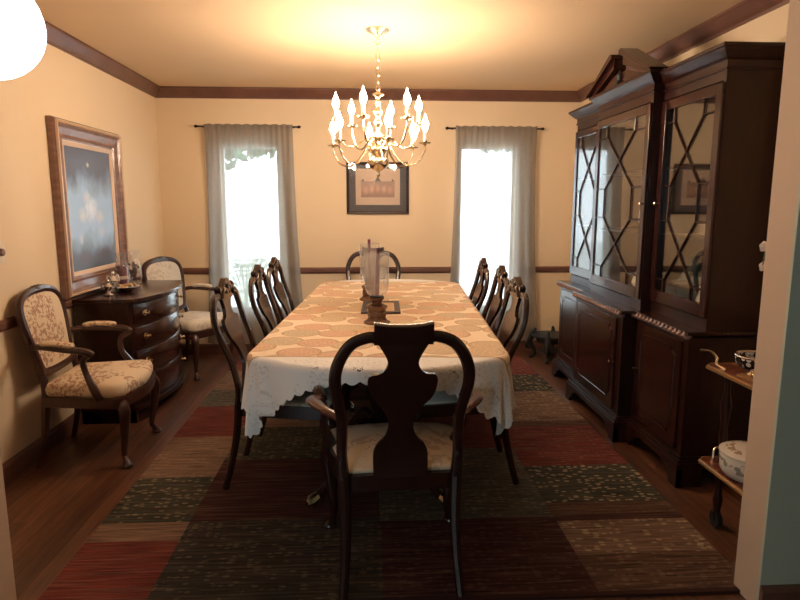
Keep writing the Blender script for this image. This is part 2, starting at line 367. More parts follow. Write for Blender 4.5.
# ------------------------------------------------------------------ mesh builder
class MB:
    def __init__(s): s.bm = bmesh.new(); s.m = Matrix.Identity(4)
    def v(s, p): return s.bm.verts.new(s.m @ Vector(p))
    def f(s, vs):
        try: return s.bm.faces.new(vs)
        except ValueError: return None
    def box(s, lo, hi):
        x0, y0, z0 = lo; x1, y1, z1 = hi
        vs = [s.v(p) for p in [(x0,y0,z0),(x1,y0,z0),(x1,y1,z0),(x0,y1,z0),(x0,y0,z1),(x1,y0,z1),(x1,y1,z1),(x0,y1,z1)]]
        for q in [(0,3,2,1),(4,5,6,7),(0,1,5,4),(1,2,6,5),(2,3,7,6),(3,0,4,7)]: s.f([vs[i] for i in q])
        return s
    def grid(s, rows, close=False, caps=False):
        R = [[s.v(p) for p in r] for r in rows]
        for a, b in zip(R, R[1:]):
            n = len(a)
            for i in range(n if close else n-1):
                j = (i+1) % n; s.f([a[i], a[j], b[j], b[i]])
        if caps: s.f(list(reversed(R[0]))); s.f(R[-1])
        return s
    def lathe(s, prof, n=20, cx=0, cy=0, cz=0, sx=1, sy=1):
        rows = []
        for r, z in prof:
            r = max(r, 0.0004)
            rows.append([(cx+r*cos(2*pi*i/n)*sx, cy+r*sin(2*pi*i/n)*sy, cz+z) for i in range(n)])
        return s.grid(rows, True, True)
    def tube(s, pts, rad, n=8, closed=False, squash=None, ref=(0, 0, 1)):
        pts = [Vector(p) for p in pts]; k = len(pts)
        if not isinstance(rad, (list, tuple)): rad = [rad]*k
        rows = []; nrm = None
        for i in range(k):
            a = pts[i-1] if (i or closed) else pts[0]; b = pts[(i+1) % k] if (i < k-1 or closed) else pts[-1]
            t = (b-a).normalized()
            if nrm is None:
                nrm = Vector(ref); nrm = nrm - t*nrm.dot(t)
                if nrm.length < 1e-4: nrm = Vector((1, 0, 0)) - t*t.x
            nrm = (nrm - t*nrm.dot(t)).normalized(); bi = t.cross(nrm)
            r = rad[i]; ra, rb = (r if isinstance(r, tuple) else (r, r))
            rows.append([pts[i] + nrm*cos(2*pi*j/n)*ra + bi*sin(2*pi*j/n)*rb for j in range(n)])
        if closed: rows.append(rows[0]); return s.grid(rows, True)
        return s.grid(rows, True, True)
    def prism(s, poly, d0, d1, axis='y'):
        # poly in the plane of the two other axes, extruded from d0 to d1 along axis
        def P(a, b, d): return (a, d, b) if axis == 'y' else ((a, b, d) if axis == 'z' else (d, a, b))
        A = [s.v(P(a, b, d0)) for a, b in poly]; B = [s.v(P(a, b, d1)) for a, b in poly]
        s.f(A); s.f(list(reversed(B))); n = len(poly)
        for i in range(n): j = (i+1) % n; s.f([A[j], A[i], B[i], B[j]])
        return s
    def cushion(s, outline, z0, z1, bulge):
        cx = sum(p[0] for p in outline)/len(outline); cy = sum(p[1] for p in outline)/len(outline)
        rows = []
        for k, z in [(0.96, z0), (1.0, z0+(z1-z0)*0.3), (1.0, z0+(z1-z0)*0.7), (0.96, z1), (0.85, z1+bulge*0.45), (0.65, z1+bulge*0.8), (0.35, z1+bulge*0.97), (0.02, z1+bulge)]:
            rows.append([(cx+(x-cx)*k, cy+(y-cy)*k, z) for x, y in outline])
        return s.grid(rows, True, True)
    def sphere(s, c, r, seg=12, rings=8, sc=(1, 1, 1)):
        pr = [(r*sin(pi*i/rings), -r*cos(pi*i/rings)*sc[2]) for i in range(rings+1)]
        return s.lathe(pr, seg, c[0], c[1], c[2], sc[0], sc[1])
    def build(s, name, mat, parent=None, smooth=True, bevel=0.0, angle=40):
        bmesh.ops.recalc_face_normals(s.bm, faces=s.bm.faces)
        me = bpy.data.meshes.new(name); s.bm.to_mesh(me); s.bm.free()
        me.materials.append(mat)
        if smooth:
            me.polygons.foreach_set('use_smooth', [True]*len(me.polygons))
            try: me.set_sharp_from_angle(angle=radians(angle))
            except Exception: pass
        o = bpy.data.objects.new(name, me); COL.objects.link(o)
        if parent: o.parent = parent
        if bevel:
            bv = o.modifiers.new('bevel', 'BEVEL'); bv.width = bevel; bv.segments = 2; bv.limit_method = 'ANGLE'
        return o

def tag(o, label=None, cat=None, group=None, kind=None):
    if label: o['label'] = label
    if cat: o['category'] = cat
    if group: o['group'] = group
    if kind: o['kind'] = kind
    return o
def empty(name, loc, rz=0, label=None, cat=None, group=None):
    o = bpy.data.objects.new(name, None); o.location = loc; o.rotation_euler = (0, 0, rz); COL.objects.link(o)
    o.empty_display_size = 0.1
    return tag(o, label, cat, group)
def struct(o): o['kind'] = 'structure'; return o
def copy_tree(o, parent=None):
    c = o.copy(); COL.objects.link(c)
    if parent: c.parent = parent
    for ch in [x for x in list(bpy.data.objects) if x.parent == o]: copy_tree(ch, c)
    return c
def cr(pts, n=6):
    """Catmull-Rom through points"""
    P = [Vector(p) for p in pts]; P = [P[0]*2-P[1]] + P + [P[-1]*2-P[-2]]; out = []
    for i in range(1, len(P)-2):
        for k in range(n):
            t = k/n; a, b, c, d = P[i-1], P[i], P[i+1], P[i+2]
            out.append(0.5*((2*b)+(c-a)*t+(2*a-5*b+4*c-d)*t*t+(3*b-a-3*c+d)*t**3))
    out.append(P[-2]); return out
def lerp_list(vals, m):
    out = []
    for i in range(m):
        t = i/(m-1)*(len(vals)-1); k = min(int(t), len(vals)-2); f = t-k
        a, b = vals[k], vals[k+1]
        if isinstance(a, tuple): out.append(tuple(x*(1-f)+y*f for x, y in zip(a, b)))
        else: out.append(a*(1-f)+b*f)
    return out

# ------------------------------------------------------------------ the rooms
NX0, NX1 = -2.6, 2.8            # near room side walls
JW = 1.85; JF = 1.99            # near and far faces of the dividing wall
OX0, OX1 = -1.235, 1.363; OZ = 2.12
b = MB().box((NX0-.1, BY-.1, -0.06), (NX1+.1, D+0.12, 0)); struct(b.build('floor', M['floor'], smooth=False))
b = MB().box((NX0-.1, BY-.1, H), (NX1+.1, D+0.12, H+0.08)); struct(b.build('ceiling', M['ceiling'], smooth=False))
# back wall with two window openings
b = MB(); xs = [XL-.1, WIN[0][0], WIN[0][1], WIN[1][0], WIN[1][1], XR+.1]
for i in range(5):
    if i % 2: b.box((xs[i], D, 0), (xs[i+1], D+.12, WZ0)); b.box((xs[i], D, WZ1), (xs[i+1], D+.12, H))
    else: b.box((xs[i], D, 0), (xs[i+1], D+.12, H))
struct(b.build('wall_back', M['wall'], smooth=False))
struct(MB().box((XL-.1, JF, 0), (XL, D, H)).build('wall_left', M['wall'], smooth=False))
struct(MB().box((XR, JF, 0), (XR+.1, D, H)).build('wall_right', M['wall'], smooth=False))
b = MB().box((NX0, JW+.012, 0), (OX0, JF, H)).box((OX1, JW+.012, 0), (NX1, JF, H)).box((OX0, JW+.012, OZ), (OX1, JF, H))
struct(b.build('wall_front', M['jamb'], smooth=False))
b = MB().box((NX0, JW, 0), (OX0, JW+.012, H)).box((OX1, JW, 0), (NX1, JW+.012, H)).box((OX0, JW, OZ), (OX1, JW+.012, H))
struct(b.build('wall_near_face', M['teal'], smooth=False))
struct(MB().box((NX0-.1, BY, 0), (NX0, JF, H)).build('wall_near_left', M['teal'], smooth=False))
struct(MB().box((NX1, BY, 0), (NX1+.1, JF, H)).build('wall_near_right', M['teal'], smooth=False))
b = MB().box((NX0, BY-.1, 0), (BW[0], BY, H)).box((BW[1], BY-.1, 0), (NX1, BY, H)).box((BW[0], BY-.1, 0), (BW[1], BY, BW[2])).box((BW[0], BY-.1, BW[3]), (BW[1], BY, H))
struct(b.build('wall_near_rear', M['teal'], smooth=False))

# mouldings
def moulding(name, prof, a, bb, nrm):
    """prof: (out from wall, z); run from a to bb (xy), nrm = direction away from wall"""
    a = Vector((*a, 0)); bb = Vector((*bb, 0)); n = Vector((*nrm, 0)); mb = MB(); k = len(prof)
    t = (bb-a).normalized()
    A = [mb.v(a + n*o + t*0 + Vector((0, 0, z))) for o, z in prof]; B = [mb.v(bb + n*o + Vector((0, 0, z))) for o, z in prof]
    for i in range(k): j = (i+1) % k; mb.f([A[i], A[j], B[j], B[i]])
    mb.f(A); mb.f(B)
    return struct(mb.build(name, M['trim'], smooth=False))
crown = [(0, H-.09), (.010, H-.09), (.014, H-.078), (.030, H-.060), (.050, H-.032), (.060, H-.018), (.066, H-.014), (.066, H), (0, H)]
moulding('trim_1', crown, (XL, D), (XR, D), (0, -1)); moulding('trim_2', crown, (XL, JF), (XL, D), (1, 0)); moulding('trim_3', crown, (XR, JF), (XR, D), (-1, 0))
rail = [(0, .768), (.010, .770), (.022, .785), (.022, .812), (.012, .826), (0, .828)]
segs = [(XL, WIN[0][0]-.05), (WIN[0][1]+.05, WIN[1][0]-.05), (WIN[1][1]+.05, XR)]
for i, (p, q) in enumerate(segs): moulding('trim_%d' % (4+i), rail, (p, D), (q, D), (0, -1))
moulding('trim_7', rail, (XL, JF), (XL, D), (1, 0)); moulding('trim_8', rail, (XR, JF), (XR, D), (-1, 0))
base = [(0, 0), (.018, 0), (.018, .082), (.010, .10), (0, .10)]
moulding('baseboard_back', base, (XL, D), (XR, D), (0, -1)); moulding('baseboard_left', base, (XL, JF), (XL, D), (1, 0))
moulding('baseboard_right', base, (XR, JF), (XR, D), (-1, 0))
moulding('baseboard_front', base, (XR, JF), (OX1, JF), (0, 1))
moulding('baseboard_near', base, (OX1, JW), (NX1, JW), (0, -1))

# windows
for i, (a, c) in enumerate(WIN):
    y0 = D+.05
    fr = MB()
    t = .025
    for (x0, x1, z0, z1) in [(a, a+t, WZ0, WZ1), (c-t, c, WZ0, WZ1), (a+t, c-t, WZ0, WZ0+t), (a+t, c-t, WZ1-t, WZ1)]:
        fr.box((x0, y0, z0), (x1, y0+.04, z1))
    o = struct(fr.build('window_%d' % (i+1), M['white_paint'], smooth=False))
    MB().box((a+t, y0+.018, WZ0+t), (c-t, y0+.022, WZ1-t)).build('pane', M['glass'], o, smooth=False)
    MB().box((a-.03, D-.025, WZ0-.03), (c+.03, D+.05, WZ0)).build('window_sill', M['white_paint'], o, smooth=False)
# outside
struct(tag(MB().box((-14, D+.3, -.35), (14, D+22, -.3)).build('ground_outside', M['pale_ground'], smooth=False)))
def leaf_cloud(name, centre, rad, n, size, label, cat, zmin=None, scallop=None):
    mb = MB()
    for _ in range(n):
        while True:
            p = Vector((random.uniform(-1, 1), random.uniform(-1, 1), random.uniform(-1, 1)))
            if p.length < 1: break
        c = Vector(centre) + Vector((p.x*rad[0], p.y*rad[1], p.z*rad[2]))
        a = Vector((random.uniform(-1, 1), random.uniform(-1, 1), random.uniform(-1, 1))).normalized()*size
        q = a.orthogonal().normalized()*size*.5
        vs = [mb.v(c-a), mb.v(c+q), mb.v(c+a), mb.v(c-q)]; mb.f(vs)
    return mb
def tree(name, x, y, zc, rad, n, label):
    t = empty(name, (x, y, -.3), 0, label, 'tree', 'trees outside the windows')
    leaf_cloud('', (0, 0, zc+.3), rad, n, .16, '', '').build('foliage', M['leaf'], t, smooth=False)
    MB().tube([(0, 0, 0), (.05, 0, (zc+.3)*.5), (0, 0, zc+.3)], [.14, .10, .05], 8).build('trunk', M['bark'], t)
tree('tree', -3.5, 11.0, 3.55, (3.0, 1.2, 1.6), 5200, 'leafy tree outside, dim through the top of the left sheer curtain')
tree('tree', 3.9, 11.0, 3.6, (2.9, 1.2, 1.55), 5200, 'leafy tree outside, dim through the top of the right sheer curtain')

def fern():
    t = empty('garden_fern', (-1.30, D+.75, -.3), 0, 'fern-like plant outside, faint low in the left window', 'plant')
    mb = MB(); rr = random.Random(4)
    for k in range(11):
        a = rr.uniform(0, 6.28); ln = rr.uniform(.25, .42); d = Vector((cos(a), sin(a), 0))
        pts = cr([(0, 0, .55), d*ln*.4+Vector((0, 0, .95)), d*ln+Vector((0, 0, 1.12)), d*ln*1.5+Vector((0, 0, 1.0))], 5)
        mb.tube(pts, .006, 5)
        for i, p in enumerate(pts[3:]):
            q = d.cross(Vector((0, 0, 1))); l = .10*(1-i/len(pts)*.7)
            for s in (-1, 1): vs = [mb.v(p), mb.v(p+q*s*l*.6+d*.012), mb.v(p+q*s*l+Vector((0, 0, -.02))), mb.v(p+q*s*l*.5-d*.014)]; mb.f(vs)
    mb.tube([(0, 0, 0), (0, 0, .3), (0, 0, .56)], [.03, .025, .02], 8)
    mb.build('foliage', M['leaf'], t, smooth=False)
fern()
# ------------------------------------------------------------------ curtains
def curtain(x0, x1, lab, lab2):
    z = 2.10; y = D-.075
    r = MB().tube([(x0-.05, y, z), (x1+.03, y, z)], .007, 10).build('curtain_rod', M['dark_iron'])
    tag(r, lab2, 'curtain rod', 'curtain rods')
    for x, s in ((x0-.05, -1), (x1+.03, 1)):
        MB().tube([(x, y, z), (x+s*.012, y, z), (x+s*.02, y, z), (x+s*.035, y, z), (x+s*.042, y, z)], [.008, .008, .014, .012, .003], 10).build('finial', M['dark_iron'], r)
        MB().box((x-s*.03-.004, y, z-.006), (x-s*.03+.004, D, z+.006)).build('bracket', M['dark_iron'], r, smooth=False)
    rows = []; W = x1-x0; nx = 150
    rnd = random.Random(int(x0*100)); ph = [rnd.uniform(0, 6.28) for _ in range(6)]
    for k in range(46):
        t = k/45; zz = 2.125 - t*(2.125-.12); row = []
        for i in range(nx+1):
            s = i/nx
            xx = x0 + W*s + (0.075*t*t*(s-.45)*2)
            # folds: fine at the heading, broad below; deeper toward both sides where the cloth is gathered
            side = 0.35+0.65*abs(2*s-1)**1.4
            a1 = sin(s*W*2*pi/.055+ph[0]+1.4*sin(s*9+ph[1]))*.006*(max(0, 1-t*3.2))
            a2 = (sin(s*W*2*pi/.13+ph[2]+1.2*sin(s*5+ph[3])+.4*t)*.016+sin(s*W*2*pi/.21+ph[4])*.012)*min(1, .15+t*2)*side
            yy = D-.078 + a1 + a2 - .020*max(0, 1-t*6)
            row.append((xx, min(yy, D-.032), zz+.003*sin(s*W*2*pi/.083+ph[5])*(k == 0)-.007*(k == 0)))
        rows.append(row)
    c = MB().grid(rows).build('sheer_curtain', M['curtain'], angle=180)
    tag(c, lab, 'curtain', 'sheer curtains')
curtain(-1.436, -.656, 'grey sheer curtain glowing over the left window, behind the left row of chairs', 'thin dark rod with ball ends holding the left sheer curtain')
curtain(.812, 1.562, 'grey sheer curtain glowing over the right window, between the framed print and the china cabinet', 'thin dark rod with ball ends holding the right sheer curtain')

# ------------------------------------------------------------------ rug
def rug():
    mb = MB(); x0, x1, y0, y1, r = -1.19, 1.43, Y0R, Y1R, .06; poly = []
    for cx, cy, a0 in ((x1-r, y0+r, -90), (x1-r, y1-r, 0), (x0+r, y1-r, 90), (x0+r, y0+r, 180)):
        for k in range(5): a = radians(a0+k*22.5); poly.append((cx+r*cos(a), cy+r*sin(a)))
    mb.prism(poly, 0.0005, .011, 'z')
    tag(mb.build('area_rug', M['rug'], smooth=False), 'red, green and tan patchwork area rug under the dining table', 'rug')
rug()

# ------------------------------------------------------------------ dining table and cloth
TA = -.0607; TC = Vector((.118, 3.77, 0)); TW = .555; TL = 1.45; BOW = .15
def table_outline(n=220, w=TW, l=TL):
    pts = []
    def end(u): return l - BOW*(abs(u)/w)**2.2
    rc = .14
    # first quadrant: from (w,0) up the side, round the corner, to (0,l)
    q = []
    yc = end(w)-rc
    for k in range(6): q.append((w, yc*k/6))
    for k in range(36):
        a = radians(k*2.0); q.append((w-rc+rc*cos(a), yc+rc*sin(a)))
    ux, vy = q[-1]
    off = vy-end(ux)
    for k in range(1, 61):
        u = ux*(1-k/60); q.append((u, end(u)+off*(u/ux)**3))
    full = q + [(-x, y) for x, y in reversed(q[:-1])]
    full = full[:-1] if False else full
    full += [(-x, -y) for x, y in q[1:]] + [(x, -y) for x, y in reversed(q[1:-1])]
    return full
OUT = table_outline()
def table():
    t = empty('dining_table', TC, TA, 'long dark double-pedestal dining table under the printed cloth', 'table')
    MB().prism(OUT, .735, .765, 'z').build('tabletop', M['mahogany'], t, smooth=False)
    MB().prism([(x*.88, y*.93) for x, y in OUT], .690, .735, 'z').build('apron', M['mahogany'], t, smooth=False)
    for s in (-1, 1):
        c = s*.82
        prof = [(.05, .26), (.075, .28), (.085, .31), (.06, .34), (.045, .37), (.06, .42), (.085, .48), (.075, .54), (.045, .58), (.05, .62), (.09, .66), (.09, .690)]
        ped = MB().lathe(prof, 20, 0, c, 0).build('pedestal', M['mahogany'], t)
        for a in (45, 135, 225, 315):
            d = Vector((cos(radians(a)), sin(radians(a)), 0)); o = Vector((0, c, 0))
            pts = cr([o+d*.05+Vector((0, 0, .30)), o+d*.14+Vector((0, 0, .31)), o+d*.25+Vector((0, 0, .20)), o+d*.35+Vector((0, 0, .09)), o+d*.43+Vector((0, 0, .045))], 5)
            lg = MB().tube(pts, lerp_list([(.04, .028), (.045, .028), (.035, .026), (.026, .022), (.022, .02)], len(pts)), 8).build('leg', M['mahogany'], ped)
            cp = MB().tube([o+d*.415+Vector((0, 0, .055)), o+d*.45+Vector((0, 0, .044)), o+d*.475+Vector((0, 0, .038))], [.023, .026, .016], 8).build('brass_claw_foot', M['brass'], ped)
            MB().lathe([(.012, 0.011), (.018, .014), (.018, .024), (.008, .03)], 10, *(o+d*.45).to_2d(), 0).build('caster', M['brass'], ped)
    return t
table()

def cloth():
    from mathutils.geometry import intersect_point_line
    HW, HL = .822, 1.512; nu, nv = 190, 330; rc = .07
    O = [Vector((x, y, 0)) for x, y in OUT]; n = len(O)
    def inside(p):
        c = False
        for i in range(n):
            a, b = O[i], O[(i+1) % n]
            if (a.y > p.y) != (b.y > p.y) and p.x < (b.x-a.x)*(p.y-a.y)/(b.y-a.y)+a.x: c = not c
        return c
    def nearest(p):
        best = None
        for i in range(n):
            a, b = O[i], O[(i+1) % n]; ab = b-a; t = max(0, min(1, (p-a).dot(ab)/ab.length_squared)); q = a+ab*t; d = (p-q).length
            if best is None or d < best[0]: best = (d, q)
        return best
    bm = bmesh.new(); uvl = bm.loops.layers.uv.new('UVMap'); V = {}; UV = {}
    ztop = .7705
    for i in range(nu+1):
        for j in range(nv+1):
            u = -HW+2*HW*i/nu; v = -HL+2*HL*j/nv
            # round the sheet corners
            cu, cv = HW-rc, HL-rc; su, sv = (1 if u > 0 else -1), (1 if v > 0 else -1)
            if abs(u) > cu and abs(v) > cv:
                du, dv = abs(u)-cu, abs(v)-cv; m = max(du, dv); l = sqrt(du*du+dv*dv); k = m/l if l else 1
                u2, v2 = su*(cu+du*k), sv*(cv+dv*k)
            else: u2, v2 = u, v
            # scalloped hem
            if i in (0, nu): u2 += su*.015*abs(sin(v*pi/.062))
            if j in (0, nv): v2 += sv*.015*abs(sin(u*pi/.062))
            p = Vector((u2, v2, 0))
            if inside(p):
                z = ztop + .0012*sin(u*23+v*7)*sin(v*19)
                q = Vector((u2, v2, z))
            else:
                d, a = nearest(p); dr = (p-a).normalized() if d > 1e-6 else Vector((0, 0, 0))
                r = .028; arc = r*pi/2
                if d < arc: th = d/r; outw = r*sin(th); z = ztop - r*(1-cos(th))
                else:
                    dd = d-arc; outw = r + .03*(dd/.3)+.0; z = ztop - r - dd*.985
                    ang = math.atan2(dr.y, dr.x)
                    corner = min(1, abs(sin(2*ang))*1.3)
                    s = a.x*1.0 if abs(dr.y) > abs(dr.x) else a.y
                    outw += dd*(.07*sin(s*22+1.0)+.05*sin(s*41))*(1-corner) + dd*.10*corner*sin(ang*12+.5) - dd*.10*corner
                q = a + dr*outw; q.z = z
            V[i, j] = bm.verts.new(q); UV[V[i, j]] = (u2, v2)
    for i in range(nu):
        for j in range(nv):
            f = bm.faces.new([V[i, j], V[i+1, j], V[i+1, j+1], V[i, j+1]])
            f.smooth = True
            for lp in f.loops: lp[uvl].uv = UV[lp.vert]
    me = bpy.data.meshes.new('tablecloth'); bm.to_mesh(me); bm.free(); me.materials.append(M['cloth'])
    o = bpy.data.objects.new('tablecloth', me); COL.objects.link(o); o.location = TC; o.rotation_euler.z = TA
    tag(o, 'cream tablecloth printed with round medallions, scalloped white hem, on the dining table', 'tablecloth')
cloth()

# ------------------------------------------------------------------ Queen Anne dining chairs
def lean(z): # y of the back at height z
    if z < .43: return -.235 - (.43-z)**1.6*.30
    t = (z-.43)/.57
    return -.235 - .10*t**1.3 + .018*sin(t*2*pi)
def loft_splat(mb, prof, th):
    rows = []
    P = cr([(w, z, 0) for z, w in prof], 3)
    for p in P:
        w, z = p.x, p.y; y = lean(z); rows.append([(-w, y-th/2, z), (0, y-th/2-.003, z), (w, y-th/2, z), (w, y+th/2, z), (0, y+th/2-.003, z), (-w, y+th/2, z)])
    mb.grid(rows, True, True)
def seat_outline(wf, wb, d0, d1, r=.05, bow=.03):
    q = []
    n = 6
    cs = [((wf-r), d1-r, 0), ((wb-r*.5), d0+r*.5, 270)]
    pts = []
    for k in range(n+1): a = radians(90*k/n); pts.append((wf-r+r*cos(a), d1-r+r*sin(a)))
    fr = [(wf-r-(2*(wf-r))*k/8, d1+bow*sin(pi*k/8)) for k in range(1, 8)]
    left = [(-x, y) for x, y in reversed(pts)]
    r2 = r*.5
    bl = [(-(wb-r2)-r2*cos(radians(90*k/4)), d0+r2-r2*sin(radians(90*k/4))) for k in range(5)]
    brr = [(-x, y) for x, y in reversed(bl)]
    return pts+fr+left+bl+brr
def cabriole(mb, x, y, z1, sx, sy, k=1.0):
    pts = cr([(x, y, z1), (x+sx*.018, y+sy*.018, z1-.06), (x+sx*.008, y+sy*.008, z1-.18), (x-sx*.008, y-sy*.008, z1-.30), (x, y, .045), (x+sx*.012, y+sy*.012, .012)], 4)
    mb.tube(pts, lerp_list([.030*k, .033*k, .023*k, .016*k, .014*k, .026*k], len(pts)), 10)
    mb.lathe([(.024*k, .0), (.030*k, .008), (.026*k, .02), (.012, .03)], 12, x+sx*.013, y+sy*.013, 0)
def dining_chair(arm, loc, rz, label, group, cloth_mat):
    t = empty('dining_armchair' if arm else 'dining_chair', loc, rz, label, 'chair', group)
    W = .228 if arm else .235; bw = .203 if arm else .195; wm = M['chair_wood']
    # rear legs + stile loops
    top = .965 if arm else .955
    for s in (-1, 1):
        low = [(s*(bw+.01), lean(0.0), 0.0), (s*bw, lean(.12), .12), (s*(bw-.005), lean(.28), .28), (s*bw, lean(.43), .43)]
        up = [(s*(bw+.006), lean(.52), .52), (s*(W-.02), lean(.66), .66), (s*W, lean(.80), .80), (s*(W-.012), lean(.88), .88), (s*(W-.055), lean(.945), .945), (s*(W-.115), lean(top+.005), top+.003), (s*.085, lean(top), top-.004)]
        ll = cr(low, 4); MB().tube(ll, lerp_list([(.016, .016), (.017, .017), (.020, .019), (.022, .020)], len(ll)), 8, ref=(1, 0, 0)).build('leg', wm, t)
        uu = cr([low[-1]]+up, 5); MB().tube(uu, lerp_list([(.022, .018), (.019, .017), (.020, .016), (.021, .016), (.021, .016), (.021, .016), (.021, .016), (.020, .016)], len(uu)), 8, ref=(1, 0, 0)).build('back_stile', wm, t)
    mb = MB()
    loft_splat(mb, [(.435, .098), (.52, .098), (.545, .09), (.56, .082), (.585, .058), (.62, .045), (.666, .050), (.711, .074), (.738, .098), (.765, .112), (.80, .119), (.825, .117), (.836, .105), (.838, .085), (.85, .064), (.876, .052), (.90, .058), (.925, .072), (.955, .090), (top+.01, .097)], .018)
    mb.build('back_splat', wm, t)
    mb = MB()
    if arm:
        rows = []
        for k in range(13):
            u = -1+2*k/12; x = u*.098; zt = 1.020 - .006*(1-u*u)*1.0 + .004*abs(u)**3; y = lean(.97)
            rows.append([(x, y-.018, .945), (x, y-.026, .965), (x, y-.032, zt-.008), (x, y-.022, zt), (x, y+.008, zt-.004), (x, y+.014, .96), (x, y+.010, .94)])
        mb.grid(rows, True, True)
    else:
        yy = lean(.97)
        mb.prism([(-.10, .935), (-.06, .925), (0, .92), (.06, .925), (.10, .935), (.115, .965), (.128, .992), (.108, 1.0), (.085, .985), (.055, 1.005), (.02, 1.03), (0, 1.034), (-.02, 1.03), (-.055, 1.005), (-.085, .985), (-.108, 1.0), (-.128, .992), (-.115, .965)], yy-.014, yy+.016)
        mb.sphere((0, yy+.014, .985), .034, 12, 6, (1, .35, 1))
        for s in (-1, 1):
            mb.sphere((s*.118, yy, .993), .014, 8, 6); mb.tube(cr([(s*.02, yy+.018, .96), (s*.05, yy+.02, .985), (s*.085, yy+.019, .965), (s*.10, yy+.018, .945)], 4), .007, 6)
    mb.build('crest_rail', wm, t, angle=50)
    wf = .29 if arm else .265
    so = seat_outline(wf, bw+.01, -.225, .235)
    MB().prism(so, .375, .435, 'z').build('seat_frame', wm, t, angle=30)
    MB().cushion([(x*.95, y*.94+.003) for x, y in so], .432, .452, .028).build('seat', cloth_mat, t, angle=80)
    for s in (-1, 1):
        mb = MB(); cabriole(mb, s*(wf-.035), .20, .40, s, 1); mb.build('leg', wm, t)
    if arm:
        for s in (-1, 1):
            a = cr([(s*(W-.03), lean(.66), .655), (s*(W+.035), -.18, .668), (s*(W+.085), -.06, .665), (s*(W+.075), .015, .655), (s*(W+.05), .045, .640)], 5)
            m = wood_arm = M['arm_wood']
            ar = MB().tube(a, lerp_list([(.016, .016), (.014, .021), (.013, .030), (.014, .030), (.012, .022)], len(a)), 10).build('armrest', m, t)
            mb = MB().tube(cr([(s*(W+.055), .02, .655), (s*(W+.07), .045, .675), (s*(W+.075), .07, .663), (s*(W+.065), .072, .64)], 4), .020, 8)
            mb.build('arm_scroll', wm, ar)
            sp = cr([(s*(W+.058), .02, .645), (s*(W+.045), .015, .60), (s*(W+.05), .03, .53), (s*(W+.02), .045, .45), (s*(W+.012), .04, .39)], 4)
            MB().tube(sp, lerp_list([.017, .015, .018, .021, .018], len(sp)), 8).build('arm_support', wm, t)
    return t

side_L = ['nearest of the three left dining chairs, beside the hanging left cloth corner', 'middle of the three dining chairs along the left side of the table', 'farthest left side dining chair, in front of the glowing left curtain']
side_R = ['nearest right side dining chair with its carved back against the yellow wall', 'middle of the three dining chairs along the right side of the table', 'farthest right side dining chair, in front of the glowing right curtain']
proto = None
spots = [(-.39, 3.05, -90-3, side_L[0]), (-.345, 3.745, -90-2, side_L[1]), (-.325, 4.285, -90-3, side_L[2]),
         (.44, 3.05, 90-1, side_R[0]), (.495, 3.66, 90-3, side_R[1]), (.485, 4.20, 90-3, side_R[2])]
for x, y, a, lb in spots:
    if proto is None: proto = dining_chair(False, (x, y, .013), radians(a), lb, 'dining chairs along the table sides', M['green_seat'])
    else:
        c = copy_tree(proto); c.location = (x, y, .013); c.rotation_euler.z = radians(a); c['label'] = lb
dining_chair(True, (.104, 2.275, .013), radians(2.5), 'dark open-arm dining chair seen from behind at the near end of the table', None, M['damask'])
dining_chair(True, (.055, 5.09, .013), radians(180), 'dining armchair at the far end of the table, only its curved back rail showing', None, M['damask'])
for o in [x for x in bpy.data.objects if x.type == 'EMPTY' and x.name.startswith('dining_armchair')]: o['group'] = 'dining armchairs at the table ends'

